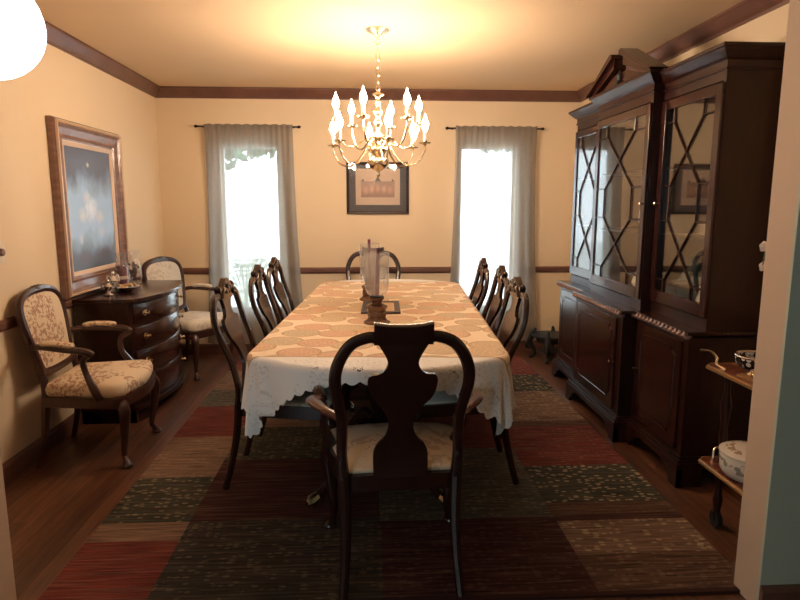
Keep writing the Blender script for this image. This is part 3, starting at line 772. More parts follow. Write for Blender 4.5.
# ------------------------------------------------------------------ tapestry open-arm chairs by the left wall
def french_chair(loc, rz, label, up='tapestry'):
    t = empty('tapestry_armchair', loc, rz, label, 'chair', 'tapestry armchairs by the left wall')
    wm = M['brown_wood']
    def ly(z): return -.205-(z-.42)*.19
    so = [(x, y) for x, y in seat_outline(.29, .23, -.225, .235, .07, .035)]
    MB().prism(so, .34, .395, 'z').build('seat_rail', wm, t, angle=30)
    MB().cushion([(x*.965, y*.96) for x, y in so], .392, .462, .028).build('seat', M[up], t, angle=80)
    # back frame: closed cartouche loop
    loop = [(0, .945), (.08, .942), (.165, .922), (.215, .875), (.225, .80), (.21, .70), (.19, .60), (.172, .53), (.12, .512), (0, .508)]
    loop = loop + [(-x, z) for x, z in reversed(loop[1:-1])]
    P = [Vector((x, ly(z), z)) for x, z in loop]; n = len(P); sm = []
    for i in range(n):
        for k in range(4):
            q = k/4; a, b, c, d = P[i-1], P[i], P[(i+1) % n], P[(i+2) % n]
            sm.append(0.5*((2*b)+(c-a)*q+(2*a-5*b+4*c-d)*q*q+(3*b-a-3*c+d)*q**3))
    MB().tube(sm, (0.022, 0.020) if False else [(.022, .024)]*len(sm), 8, True, ref=(0, 1, 0)).build('back_frame', wm, t)
    mb = MB().sphere((0, ly(.95)+.004, .955), .032, 12, 8, (1.5, .6, .6))
    for s in (-1, 1): mb.tube([(s*.03, ly(.95), .955), (s*.07, ly(.95)+.006, .95), (s*.10, ly(.94)+.006, .94)], [.018, .014, .006], 8)
    mb.build('carved_crest', wm, t)
    # padded back: two bulging faces
    mb = MB()
    cz = .74
    for sgn, bul in ((1, .030), (-1, .016)):
        rows = []
        for k in (1.0, .92, .7, .4, .02):
            rows.append([(p.x*k, ly(cz+(p.z-cz)*k)+sgn*(.006+bul*(1-k*k)), cz+(p.z-cz)*k) for p in sm])
        mb.grid(rows, True)
    mb.build('back_pad', M[up], t, angle=80)
    for s in (-1, 1):
        ll = cr([(s*.215, -.27, 0), (s*.205, -.235, .14), (s*.20, -.215, .30), (s*.20, ly(.42), .42), (s*.185, ly(.54), .55)], 4)
        MB().tube(ll, lerp_list([.015, .017, .022, .022, .018], len(ll)), 8).build('leg', wm, t)
        mb = MB(); cabriole(mb, s*.245, .20, .37, s, 1, .95); mb.build('leg', wm, t)
        a = cr([(s*.215, ly(.68), .665), (s*.25, -.19, .675), (s*.29, -.05, .668), (s*.30, .05, .66), (s*.285, .085, .635)], 5)
        ar = MB().tube(a, lerp_list([.018, .016, .018, .019, .020], len(a)), 8).build('armrest', wm, t)
        MB().tube(cr([(s*.253, -.18, .692), (s*.27, -.12, .698), (s*.288, -.05, .694), (s*.293, 0, .686)], 4), [(.010, .014)]+[(.016, .024)]*11+[(.010, .014)], 10).build('arm_pad', M[up], ar)
        sp = cr([(s*.287, .075, .645), (s*.27, .03, .60), (s*.258, .035, .53), (s*.275, .07, .46), (s*.27, .10, .385)], 4)
        MB().tube(sp, lerp_list([.019, .016, .016, .021, .022], len(sp)), 8).build('arm_support', wm, t)
    return t
french_chair((-1.53, 3.42, 0), radians(-90+2), 'tapestry open-arm chair nearest, below the light switch and left of the chest')
french_chair((-1.49, 5.14, 0), radians(-90-22), 'tapestry open-arm chair in the far corner, half hidden behind the bow-front chest', 'pale_tapestry')

# ------------------------------------------------------------------ bow-front chest
def chest():
    x0 = XL+.02; Y0, Y1 = 3.85, 4.82
    t = empty('bow_front_chest', (x0, Y0, 0), 0, 'dark mahogany bow-front chest of four drawers against the left wall', 'chest of drawers')
    W = Y1-Y0
    def bow(v, d=.355, b=.105): return d + b*sin(pi*min(1, max(0, v/W)))**.8
    def outl(d, b, o=0.0, n=24):
        p = [(0, -o)] + [(bow(W*k/n, d, b)+o*1.0, -o+(W+2*o)*k/n) for k in range(n+1)] + [(0, W+o)]
        return p
    mm = M['mahogany']
    MB().prism(outl(.335, .105), .10, .795, 'z').build('carcass', mm, t, angle=25)
    MB().prism(outl(.355, .105, .018), .795, .820, 'z').build('chest_top', M['mahogany_face'], t, angle=25, bevel=.004)
    mb = MB().prism(outl(.350, .105, .008), .085, .11, 'z')
    mb.prism([(0, 0), (.13, 0), (.10, .05), (.06, .085), (0, .085)], 0, .03, 'y')
    for (ya, yb) in ((0, .12), (W-.12, W)):
        mb.box((.0, ya, 0), (.03, yb, .085)); pts = []
        for k in range(5):
            y = ya+(yb-ya)*k/4; pts.append((bow(y, .335, .105), y))
        mb.prism(pts+[(x-.03, y) for x, y in reversed(pts)], 0, .088, 'z')
        yy = ya if ya == 0 else yb-.03
        mb.box((.0, yy, 0), (.34, yy+.03, .088) if False else (.10, yy+.03, .088)); mb.box((.10, yy, 0.0), (.345, yy+.03, .088))
    mb.build('bracket_base', mm, t, angle=25)
    zs = [.125, .30, .475, .635, .785]
    for k in range(4):
        z0, z1 = zs[k]+.006, zs[k+1]-.006; n = 20; rows = []
        for i in range(n+1):
            y = .03+(W-.06)*i/n; xx = bow(y, .335, .105)
            rows.append([(xx-.005, y, z0), (xx+.003, y, z0), (xx+.006, y, z0+.005), (xx+.006, y, z1-.005), (xx+.003, y, z1), (xx-.005, y, z1)])
        dr = MB().grid(rows, True, True).build('drawer', M['mahogany_face'], t, angle=35)
        for y in (.13, W-.13):
            xx = bow(y, .335, .105)+.006; zc = (z0+z1)/2; s = 1 if y < W/2 else -1
            mb = MB(); ax = Vector((1, -.35*s, 0)).normalized(); c = Vector((xx, y, zc))
            mb.tube([c-ax*.004, c+ax*.003], [.026, .022], 14); mb.tube([c, c+ax*.018], .006, 8); mb.tube([c+ax*.012, c+ax*.02, c+ax*.028, c+ax*.03], [.008, .015, .012, .003], 12)
            mb.build('knob', M['brass'], dr)
chest()

# ------------------------------------------------------------------ things on the chest
def lathe_thing(name, prof, mat, loc, label, cat, group=None, n=24, parts=()):
    o = MB().lathe(prof, n).build(name, mat); o.location = loc; tag(o, label, cat, group); return o
def shell(mb, prof, th=.0025, n=24):
    inner = [(max(r-th, .001), z) for r, z in reversed(prof)]
    rows = [[(r*cos(2*pi*i/n), r*sin(2*pi*i/n), z) for i in range(n)] for r, z in prof+inner]
    mb.grid(rows, True, False); return mb
def hurricane_lamp(loc, label, kind):
    t = empty('hurricane_lamp', loc, 0, label, 'candle lamp', 'glass hurricane lamps on the chest')
    MB().lathe([(.048, 0), (.05, .006), (.03, .014), (.02, .02)], 24).build('foot', M['crystal'], t)
    pr = [(.038, .014), (.050, .05), (.052, .10), (.046, .15), (.034, .185), (.030, .205), (.036, .235), (.044, .25)]
    shell(MB(), [(p.x, p.y) for p in cr([(a, b, 0) for a, b in pr], 3)]).build('glass_chimney', M['crystal'], t)
    if kind:
        MB().lathe([(.037, .024), (.037, .150), (.034, .156), (.004, .154)], 20).build('candle', M['purple'], t)
        MB().lathe([(.0375, .06), (.039, .062), (.039, .082), (.0375, .084)], 20).build('paper_band', M['mat_board'], t)
    else:
        mb = MB(); rr = random.Random(3)
        for k in range(46):
            a = rr.uniform(0, 6.28); r = rr.uniform(.0, .034); mb.sphere((r*cos(a), r*sin(a), .03+k*.0029), .010, 6, 5)
        mb.build('potpourri', M['arm_wood'], t)
hurricane_lamp((-1.765, 4.42, .820), 'left hurricane lamp on the chest, with a plum candle inside', True)
hurricane_lamp((-1.745, 4.60, .820), 'right hurricane lamp on the chest, filled with reddish potpourri', False)
def figurine(loc, s, label, k):
    mb = MB().lathe([(.030*s, 0), (.032*s, .006*s), (.014*s, .014*s), (.010*s, .03*s), (.022*s, .045*s), (.026*s, .06*s), (.012*s, .078*s), (.008*s, .085*s)], 14)
    mb.sphere((0, 0, .095*s), .013*s, 10, 8)
    for q in (-1, 1):
        mb.tube(cr([(q*.012*s, 0, .07*s), (q*.035*s, 0, .085*s), (q*.040*s, 0, .055*s), (q*.022*s, 0, .045*s)], 4), .005*s, 6)
        mb.tube(cr([(0, q*.012*s, .02*s), (0, q*.03*s, .035*s), (0, q*.034*s, .06*s)], 4), .005*s, 6)
    o = mb.build('silver_figurine', M['pewter'], None); o.location = loc; o.rotation_euler.z = k
    tag(o, label, 'figurine', 'small silver figurines on the chest')
figurine((-1.70, 4.02, .820), 1.0, 'silver figurine nearest on the chest, below the big painting', .5)
figurine((-1.73, 4.17, .820), 1.35, 'taller silver figurine beside the wafer dish on the chest', 1.2)
def wafer_dish():
    t = empty('filigree_dish', (-1.655, 4.20, .820), 0, 'small silver filigree dish heaped with golden wafers on the chest', 'dish')
    mb = MB(); shell(mb, [(.03, 0), (.045, .008), (.065, .022), (.075, .034)], .003, 28)
    for k in range(14):
        a = 2*pi*k/14; mb.tube(cr([(.07*cos(a), .07*sin(a), .03), (.086*cos(a+.12), .086*sin(a+.12), .036), (.078*cos(a+.3), .078*sin(a+.3), .045)], 3), .004, 5)
    mb.build('dish_body', M['pewter'], t)
    mb = MB(); rr = random.Random(5)
    for k in range(16):
        a = rr.uniform(0, 6.28); r = rr.uniform(0, .045)
        mb.m = Matrix.Translation((r*cos(a), r*sin(a), .030+rr.uniform(0, .014))) @ Matrix.Rotation(rr.uniform(-.7, .7), 4, 'X'); mb.lathe([(.016, 0), (.017, .003), (.012, .006)], 8)
    mb.build('wafers', M['cookie'], t)
wafer_dish()

# ------------------------------------------------------------------ large painting on the left wall
def frame_ring(mb, a0, a1, b0, b1, wdt, prof, axis, base):
    """picture frame with mitred profile. a: horizontal coordinate, b: z. prof list (inset, height out)"""
    rows = []
    for ins, out in prof:
        ring = [(a0+ins, b0+ins), (a1-ins, b0+ins), (a1-ins, b1-ins), (a0+ins, b1-ins)]
        rows.append([((base+out, p, q) if axis == 'x' else (p, base-out, q)) for p, q in ring])
    mb.grid(rows, True)
def painting():
    y0, y1, z0, z1 = 3.745, 4.715, .835, 1.925; x = XL+.004
    t = empty('framed_painting', (x, (y0+y1)/2, z0), 0, 'large dim blue flower painting in a heavy bronze frame on the left wall', 'painting')
    def rel(mb): mb.m = Matrix.Translation((-x, -(y0+y1)/2, -z0)); return mb
    mb = rel(MB()); frame_ring(mb, y0, y1, z0, z1, .1, [(0, 0), (0, .030), (.012, .046), (.035, .050), (.05, .036), (.09, .026), (.105, .030), (.112, .022), (.125, .02)], 'x', x); mb.build('picture_frame', M['gold_frame'], t, smooth=False)
    mb = rel(MB()); frame_ring(mb, y0+.006, y1-.006, z0+.006, z1-.006, .1, [(.004, .045), (.010, .056), (.020, .056), (.026, .045)], 'x', x); mb.build('gilt_edge', M['gold_edge'], t, smooth=False)
    mb = rel(MB()); frame_ring(mb, y0+.122, y1-.122, z0+.122, z1-.122, .1, [(0, .012), (0, .024), (.006, .027), (.030, .016), (.032, .01)], 'x', x); mb.build('inner_liner', M['mat_board'], t, smooth=False)
    rel(MB()).box((x+.004, y0+.15, z0+.15), (x+.012, y1-.15, z1-.15)).build('canvas', M['floral'], t, smooth=False)
painting()
# framed print between the windows
def print_frame():
    x0, x1, z0, z1 = -.185, .395, 1.325, 1.80; y = D-.003
    t = empty('framed_print', ((x0+x1)/2, y, z0), 0, 'small figure print in a dark frame on the back wall behind the chandelier', 'picture')
    def rel(mb): mb.m = Matrix.Translation((-(x0+x1)/2, -y, -z0)); return mb
    mb = rel(MB()); frame_ring(mb, x0, x1, z0, z1, 0, [(0, 0), (0, .018), (.006, .026), (.020, .022), (.026, .012)], 'y', y); mb.build('picture_frame', M['mahogany'], t, smooth=False)
    rel(MB()).box((x0+.012, y-.010, z0+.012), (x1-.012, y-.004, z1-.012)).build('outer_mat', M['grey_mat'], t, smooth=False)
    rel(MB()).box((x0+.085, y-.013, z0+.085), (x1-.085, y-.009, z1-.06)).build('inner_mat', M['mat_board'], t, smooth=False)
    rel(MB()).box((x0+.135, y-.016, z0+.155), (x1-.135, y-.012, z1-.175)).build('print', M['print'], t, smooth=False)
    mb = rel(MB()); mb.prism([(x0+.135, z1-.176), (x0+.155, z1-.150), (x0+.165, z1-.176)], y-.0155, y-.0125); mb.prism([((x0+x1)/2-.03, z1-.176), ((x0+x1)/2, z1-.125), ((x0+x1)/2+.03, z1-.176)], y-.0155, y-.0125); mb.prism([(x1-.165, z1-.176), (x1-.155, z1-.150), (x1-.135, z1-.176)], y-.0155, y-.0125)
    mb.build('print_ornament', M['grey_mat'], t, smooth=False)
    rel(MB()).box((x0+.02, y-.020, z0+.02), (x1-.02, y-.018, z1-.02)).build('glass', M['glass'], t, smooth=False)
print_frame()
def switch():
    t = empty('dimmer_switch', (XL, 3.18, 1.17), 0, 'round-knob dimmer switch on a pale plate on the left wall', 'light switch')
    MB().box((0, -.036, -.058), (.006, .036, .058)).build('switch_plate', M['plate_ivory'], t, smooth=False, bevel=.002)
    MB().tube([(.006, 0, 0), (.018, 0, 0), (.020, 0, 0)], [.020, .018, .015], 18).build('knob', M['gold_frame'], t)
switch()

# ------------------------------------------------------------------ breakfront china cabinet
def cabinet():
    xb = XR-.022
    t = empty('china_cabinet', (xb, 2.81, 0), 0, 'tall dark breakfront china cabinet with lattice glass doors on the right wall', 'china cabinet')
    T = Matrix.Translation((-xb, -2.81, 0))
    def mk(): m = MB(); m.m = T; return m
    mm = M['mahogany']; mf = M['mahogany_face']
    # units: (y0, y1, x base front, x upper front)
    U = [(2.81, 3.40, 1.58, 1.66), (3.40, 4.20, 1.50, 1.60), (4.20, 4.80, 1.58, 1.66)]
    for (y0, y1, fb, fu) in U:
        c = fb == 1.50; e = .0006
        # lower carcass
        mk().box((fb, y0+e, .15), (xb, y1-e, .765)).build('base_cabinet', mm, t, smooth=False)
        pb = mk()
        for (o, z0, z1) in ((.035, .095, .125), (.026, .125, .138), (.014, .138, .152)):
            pb.box((fb-o, y0-(o if (y0 < 3 or c) else -e), z0), (xb, y1+(o if (y1 > 4.7 or c) else -e), z1))
        for (ya, yb, sgn) in ((y0-(.035 if (y0 < 3 or c) else -.001), 0, 1), (y1+(.035 if (y1 > 4.7 or c) else -.001), 0, -1)):
            poly = [(ya, .0), (ya+sgn*.07, .0), (ya+sgn*.085, .03), (ya+sgn*.12, .045), (ya+sgn*.135, .07), (ya+sgn*.18, .096), (ya, .096)]
            pb.prism(poly, fb-.035, fb-.005, 'x')
            pb.box((fb-.034, min(ya, ya+sgn*.03), 0), (fb+.10, max(ya, ya+sgn*.03), .096))
            pb.box((xb-.1, min(ya, ya+sgn*.03), 0), (xb-.001, max(ya, ya+sgn*.03), .096))
        pb.build('bracket_base', mm, t, smooth=False, bevel=.002)
        tp = mk().box((fb-.020, y0-(.02 if (y0 < 3 or c) else -e), .780), (xb, y1+(.02 if (y1 > 4.7 or c) else -e), .800))
        tp.build('base_top', mf, t, smooth=False, bevel=.003)
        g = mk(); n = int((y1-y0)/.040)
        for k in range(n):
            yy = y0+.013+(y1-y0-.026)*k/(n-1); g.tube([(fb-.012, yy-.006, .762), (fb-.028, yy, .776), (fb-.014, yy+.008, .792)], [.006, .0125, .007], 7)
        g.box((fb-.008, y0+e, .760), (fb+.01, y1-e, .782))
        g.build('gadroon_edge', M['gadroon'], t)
        # lower door with shaped panel
        d0, d1 = (y0+.05, y1-.05) if not c else (y0+.07, y1-.07)
        if c: pass
        dr = mk().box((fb-.012, d0, .175), (fb+.002, d1, .740)).build('lower_door', mf, t, smooth=False, bevel=.002)
        a0, a1, b0, b1, r = d0+.055, d1-.055, .235, .690, .035
        poly = [(a0+r, b0), (a1-r, b0), (a1-r, b0+r*.6), (a1, b0+r), (a1, b1-r), (a1-r, b1-r*.6), (a1-r, b1), (a0+r, b1), (a0+r, b1-r*.6), (a0, b1-r), (a0, b0+r), (a0+r, b0+r*.6)]
        mb = mk(); mb.tube([(fb-.012, p, q) for p, q in poly], .006, 6, True); mb.build('panel_moulding', mf, dr)
        mk().prism([(p+(.012 if p < (a0+a1)/2 else -.012), q+(.012 if q < .46 else -.012)) for p, q in poly], fb-.0145, fb-.011, 'x').build('raised_panel', mf, dr, smooth=False)
        ky = d0+.02 if c else (d1-.02 if y0 < 3 else d0+.02)
        mk().tube([(fb-.012, ky, .47), (fb-.024, ky, .47), (fb-.032, ky, .47), (fb-.036, ky, .47)], [.005, .005, .010, .004], 10).build('knob', M['brass'], dr)
        # upper case: sides, back, shelves
        zc = 2.030 if not c else 2.038
        up = mk()
        up.box((fu, y0+e, .80), (xb, y0+.022, zc)); up.box((fu, y1-.022, .80), (xb, y1-e, zc))
        up.box((xb-.014, y0+.022, .80), (xb, y1-.022, zc)); up.box((fu, y0+.022, .80), (xb-.014, y1-.022, .855)); up.box((fu, y0+.022, 1.985), (xb-.014, y1-.022, zc))
        up.build('upper_case', mm, t, smooth=False)
        sh = mk()
        for z in (1.24, 1.61): sh.box((fu+.03, y0+.022, z), (xb-.014, y1-.022, z+.012))
        sh.build('shelf', mm, t, smooth=False)
        # glazed door
        z0, z1 = .865, 1.975; w = .05; q0, q1 = y0+.006, y1-.006
        fr = mk()
        for (ya, yb, za, zb) in ((q0, q0+w, z0, z1), (q1-w, q1, z0, z1), (q0+w, q1-w, z0, z0+w+.015), (q0+w, q1-w, z1-w, z1)): fr.box((fu-.014, ya, za), (fu+.006, yb, zb))
        gd = fr.build('glazed_door', mf, t, smooth=False, bevel=.002)
        g0, g1, h0, h1 = q0+w, q1-w, z0+w+.015, z1-w
        def P(u, v): return (fu-.010, g0+(g1-g0)*u, h1-(h1-h0)*v)
        mb = mk(); r = .0055; Lx, Rx = .20, .80; vs = (.0, .075, .25, .41, .60, .77, .93, 1.0)
        def bar(a, b2): mb.tube([P(*a), P(*b2)], r, 6)
        for A, B in ((Lx, Rx), (Rx, Lx)):
            bar((A, 0), (A, vs[1])); bar((A, vs[1]), (B, vs[3])); bar((B, vs[3]), (B, vs[4])); bar((B, vs[4]), (A, vs[6])); bar((A, vs[6]), (A, 1))
        for v in (vs[1], vs[3], vs[4], vs[6]): bar((0, v), (Lx, v)); bar((Rx, v), (1, v))
        mb.build('lattice_bars', mf, gd)
        mk().box((fu-.006, g0, h0), (fu-.003, g1, h1)).build('glass_pane', M['door_glass'], gd, smooth=False)
        ky = q0+.022 if c else (q1-.022 if y0 < 3 else q0+.022)
        mk().tube([(fu-.014, ky, 1.42), (fu-.026, ky, 1.42), (fu-.034, ky, 1.42), (fu-.038, ky, 1.42)], [.005, .005, .010, .004], 10).build('knob', M['brass'], gd)
        # cornice
        cn = mk(); zt = zc
        rows = []
        for (o, z) in ((0, 0), (.010, 0), (.010, .008), (.004, .012), (.004, .042), (.010, .046), (.018, .052), (.030, .064), (.044, .078), (.052, .088), (.058, .090), (.058, .105), (0, .105)):
            ya = y0-(o if (y0 < 3 or c) else -e); yb = y1+(o if (y1 > 4.7 or c) else -e)
            rows.append([(fu-o, ya, zt+z), (xb, ya, zt+z), (xb, yb, zt+z), (fu-o, yb, zt+z)])
        cn.grid(rows, True, True); zt += .105
        cn.build('cornice', mm, t, smooth=False, bevel=.0015)
        ztop = zt
        if c:
            for s, (ya, yb) in ((1, (y0-.05, 3.735)), (-1, (y1+.05, 3.865))):
                pts = [(ya, ztop), (ya+s*.06, ztop), (yb, 2.25), (yb, 2.312), (yb-s*.02, 2.320)]
                pd = mk(); pd.prism(pts, fu-.05, fu+.03, 'x')
                pd.prism([(ya-s*.01, ztop+.002), (yb+s*.012, 2.312), (yb+s*.012, 2.335), (yb-s*.02, 2.340), (ya-s*.04, ztop+.004)], fu-.075, fu+.03, 'x')
                pd.build('broken_pediment', mf, t, smooth=False, bevel=.002)
            mk().prism([(y0+.05, ztop), (y1-.05, ztop), (y1-.3, 2.215), (y0+.3, 2.215)], fu-.03, fu, 'x').build('pediment_board', mf, t, smooth=False)
            mb = mk(); mb.box((fu-.06, 3.78, ztop), (fu-.01, 3.82, ztop+.02)); mb.lathe([(.020, 0), (.012, .010), (.022, .03), (.022, .04), (.010, .052), (.004, .066)], 12, fu-.035, 3.80, ztop+.02)
            mb.build('finial', M['black'], t)
cabinet()
# china inside
def plate(loc, r, label, standing=True, mat='china', group='display plates in the china cabinet'):
    mb = MB(); shell(mb, [(.002, .002), (r*.55, .002), (r*.62, .006), (r*.95, .018), (r, .02)], .003, 28)
    o = mb.build('display_plate', M[mat]); o.location = (loc[0], loc[1], loc[2]+(r*.985 if standing else 0))
    if standing: o.rotation_euler = (0, radians(-78), 0)
    tag(o, label, 'plate', group)
def stackplates(x, y, z, n, r, where):
    for k in range(n):
        mb = MB(); shell(mb, [(.002, .001), (r*.55, .001), (r*.7, .004), (r, .012)], .003, 24)
        o = mb.build('stacked_plate', M['china']); o.location = (x, y, z+k*.0095)
        pos = 'bottom' if k == 0 else ('top' if k == n-1 else ['second from the bottom', 'third from the bottom', 'fourth from the bottom', 'fifth from the bottom', 'sixth from the bottom'][k-1])
        tag(o, 'white plate %s of the stack behind the nearest glass door' % ('at the ' + pos if k in (0, n-1) else pos), 'plate', 'stack of plates in the cabinet')
stackplates(1.80, 3.02, 1.253, 7, .10, '')
def vase(loc, s, mat, label):
    pr = cr([(.03, 0, 0), (.045, .02, 0), (.06, .07, 0), (.05, .12, 0), (.025, .15, 0), (.022, .17, 0), (.032, .185, 0)], 3)
    o = MB().lathe([(p.x*s, p.y*s) for p in pr], 20).build('vase', M[mat]); o.location = loc; tag(o, label, 'vase', 'vases in the china cabinet')
vase((1.80, 3.20, .856), 1.5, 'blue_book', 'dark glazed vase on the cabinet floor behind the nearest glass door')
vase((1.79, 3.62, 1.253), 1.1, 'china', 'white vase on the middle shelf behind the centre glass door')
plate((1.90, 3.14, 1.623), .12, 'white plate upright on the top shelf behind the nearest glass door')
plate((1.90, 3.98, 1.253), .12, 'white plate upright on the middle shelf behind the centre glass door')
plate((1.90, 3.55, 1.623), .13, 'white plate upright on the top shelf behind the centre glass door')
plate((1.90, 4.48, 1.253), .12, 'white plate upright behind the farthest glass door')
def teapot(loc, s, label):
    t = empty('china_teapot', loc, radians(90), label, 'teapot')
    MB().lathe([(.03*s, 0), (.05*s, .01*s), (.07*s, .05*s), (.06*s, .09*s), (.03*s, .105*s)], 20).build('teapot_body', M['china'], t)
    MB().lathe([(.032*s, .104*s), (.02*s, .118*s), (.006*s, .122*s), (.010*s, .132*s), (.002*s, .138*s)], 14).build('lid', M['china'], t)
    MB().tube(cr([(.06*s, 0, .04*s), (.09*s, 0, .06*s), (.105*s, 0, .10*s)], 4), lerp_list([.016*s, .011*s, .008*s], 9), 8).build('spout', M['china'], t)
    MB().tube(cr([(-.055*s, 0, .09*s), (-.10*s, 0, .085*s), (-.10*s, 0, .04*s), (-.06*s, 0, .03*s)], 4), .007*s, 8).build('handle', M['china'], t)
teapot((1.79, 2.98, .856), 1.25, 'white china teapot low behind the nearest glass door')
teapot((1.79, 3.75, .856), 1.25, 'white china teapot low behind the centre glass door')

# ------------------------------------------------------------------ low black stand in the right corner
def stand():
    t = empty('plant_stand', (1.68, 5.33, 0), radians(20), 'low round black carved stand in the back right corner beside the cabinet', 'stand')
    MB().lathe([(.150, .215), (.172, .222), (.172, .236), (.160, .240), (.002, .240)], 32).build('stand_top', M['black'], t, angle=30)
    MB().lathe([(.10, .165), (.13, .168), (.13, .215), (.10, .215)], 24).build('skirt', M['black'], t, angle=30)
    MB().lathe([(.002, .075), (.115, .075), (.12, .08), (.115, .087), (.002, .087)], 24).build('lower_shelf', M['black'], t, angle=30)
    for k in range(4):
        a = radians(45+90*k); d = Vector((cos(a), sin(a), 0)); z = Vector((0, 0, 1))
        pts = cr([d*.14+z*.265, d*.165+z*.25, d*.175+z*.20, d*.195+z*.15, d*.155+z*.10, d*.14+z*.05, d*.165+z*.015, d*.19+z*.012], 4)
        mb = MB().tube(pts, lerp_list([.014, .018, .026, .026, .020, .015, .016, .014], len(pts)), 8); mb.sphere(d*.142+z*.275, .014, 8, 6)
        mb.tube(cr([d*.17+z*.16, d*.215+z*.14, d*.22+z*.10, d*.19+z*.09], 4), .010, 6)
        mb.build('leg', M['black'], t)
stand()

# ------------------------------------------------------------------ tea cart and what stands on it
def m_carttop():
    m, nt, b = new_mat('inlaid_cart_top')
    v = coords(nt); n = noise(nt, v, 22, 4, 0.6)
    r = ramp(nt, n, [(0.42, (0.10, 0.020, 0.012)), (0.56, (0.17, 0.045, 0.022)), (0.66, (0.36, 0.19, 0.08))])
    L(nt, r.outputs[0], b.inputs['Base Color']); b.inputs['Roughness'].default_value = .3; return m
M['cart_top'] = m_carttop()
M['cart_edge'] = flat('gold_cart_edge', (0.36, 0.20, 0.08), 0.35, .4)
def cart():
    x0, x1, y0, y1 = 1.465, 1.94, 2.03, 2.47
    t = empty('tea_cart', ((x0+x1)/2, (y0+y1)/2, 0), 0, 'two-tier wooden tea cart half hidden behind the right doorway edge', 'cart')
    T = Matrix.Translation((-(x0+x1)/2, -(y0+y1)/2, 0))
    def mk(): m = MB(); m.m = T; return m
    c = .045
    poly = [(x0+c, y0), (x1-c, y0), (x1, y0+c), (x1, y1-c), (x1-c, y1), (x0+c*.6, y1), (x0, y1-c*.6), (x0, y0+c)]
    for z in (.285, .715):
        mk().prism(poly, z, z+.016, 'z').build('shelf', M['cart_top'], t, smooth=False)
        mb = mk(); mb.tube([(p, q, z+.008) for p, q in poly], (.010), 6, True); mb.build('gilt_rim', M['cart_edge'], t)
    for px, py in ((x0+.075, y0+.06), (x0+.075, y1-.06), (x1-.06, y0+.06), (x1-.06, y1-.06)):
        pr = [(.013, .055), (.016, .09), (.022, .13), (.014, .16), (.012, .20), (.018, .25), (.022, .285), (.013, .31), (.012, .36), (.018, .42), (.014, .46), (.019, .52), (.023, .56), (.013, .62), (.012, .66), (.020, .70), (.020, .715)]
        lg = mk().lathe(pr, 14, px, py).build('leg', M['mahogany'], t)
        mb = mk(); mb.tube([(px-.010, py, .036), (px+.010, py, .036)], .036, 18); mb.box((px-.016, py-.008, .03), (px-.012, py+.008, .065)); mb.box((px+.012, py-.008, .03), (px+.016, py+.008, .065)); mb.box((px-.016, py-.008, .06), (px+.016, py+.008, .066))
        mb.build('caster', M['black'], lg)
    for z, hh in ((.731, .055), (.301, .045)):
        pts = cr([(x0+.035, y1-.10, z), (x0+.025, y1-.05, z+.01), (x0+.035, y1-.03, z+hh*.6), (x0+.02, y1+.0, z+hh), (x0-.012, y1+.02, z+hh)], 5) if z > .5 else cr([(x0+.06, y1-.02, z), (x0+.08, y1-.01, z+hh), (x0+.18, y1-.01, z+hh), (x0+.22, y1-.02, z)], 5)
        mk().tube(pts, .0055, 8).build('handle', M['brass'], t)
cart()
def bowl():
    mb = MB(); shell(mb, [(.045, 0), (.055, .006), (.075, .02), (.082, .04), (.080, .058)], .005, 28)
    o = mb.build('spotted_bowl', M['spotbowl']); o.location = (1.625, 2.36, .7315)
    tag(o, 'black and white spotted bowl with silver rim on the cart top', 'bowl')
    MB().tube([(.080*cos(2*pi*k/28), .080*sin(2*pi*k/28), .059) for k in range(28)], .006, 8, True).build('rim', M['pewter'], o)
bowl()
def sugarflowers():
    # embossed brass tray piece on the cart top
    t = empty('brass_tray', (1.585, 2.20, .7315), radians(8), 'brass tray embossed with fruit on the cart top, cut by the doorway edge', 'tray')
    MB().prism([(-.075, -.10), (.075, -.10), (.085, -.09), (.085, .09), (.075, .10), (-.075, .10), (-.085, .09), (-.085, -.09)], 0, .006, 'z').build('tray_plate', M['cart_edge'], t, smooth=False)
    mb = MB(); rr = random.Random(2)
    for k in range(34):
        mb.sphere((rr.uniform(-.065, .065), rr.uniform(-.085, .085), .010), rr.uniform(.007, .012), 8, 6)
    mb.build('embossed_fruit', M['brass'], t)
sugarflowers()
def casserole():
    t = empty('covered_casserole', (1.575, 2.26, .3015), 0, 'round white covered casserole dish with floral band on the lower cart shelf', 'casserole dish')
    MB().lathe([(.085, 0), (.105, .012), (.118, .035), (.120, .09), (.117, .10), (.11, .10)], 36).build('dish_body', M['casserole'], t, angle=30)
    MB().lathe([(.123, .100), (.124, .108), (.112, .114), (.095, .119), (.055, .126), (.018, .128), (.016, .134), (.018, .14), (.004, .143)], 36).build('lid', M['lid'], t, angle=30)
casserole()
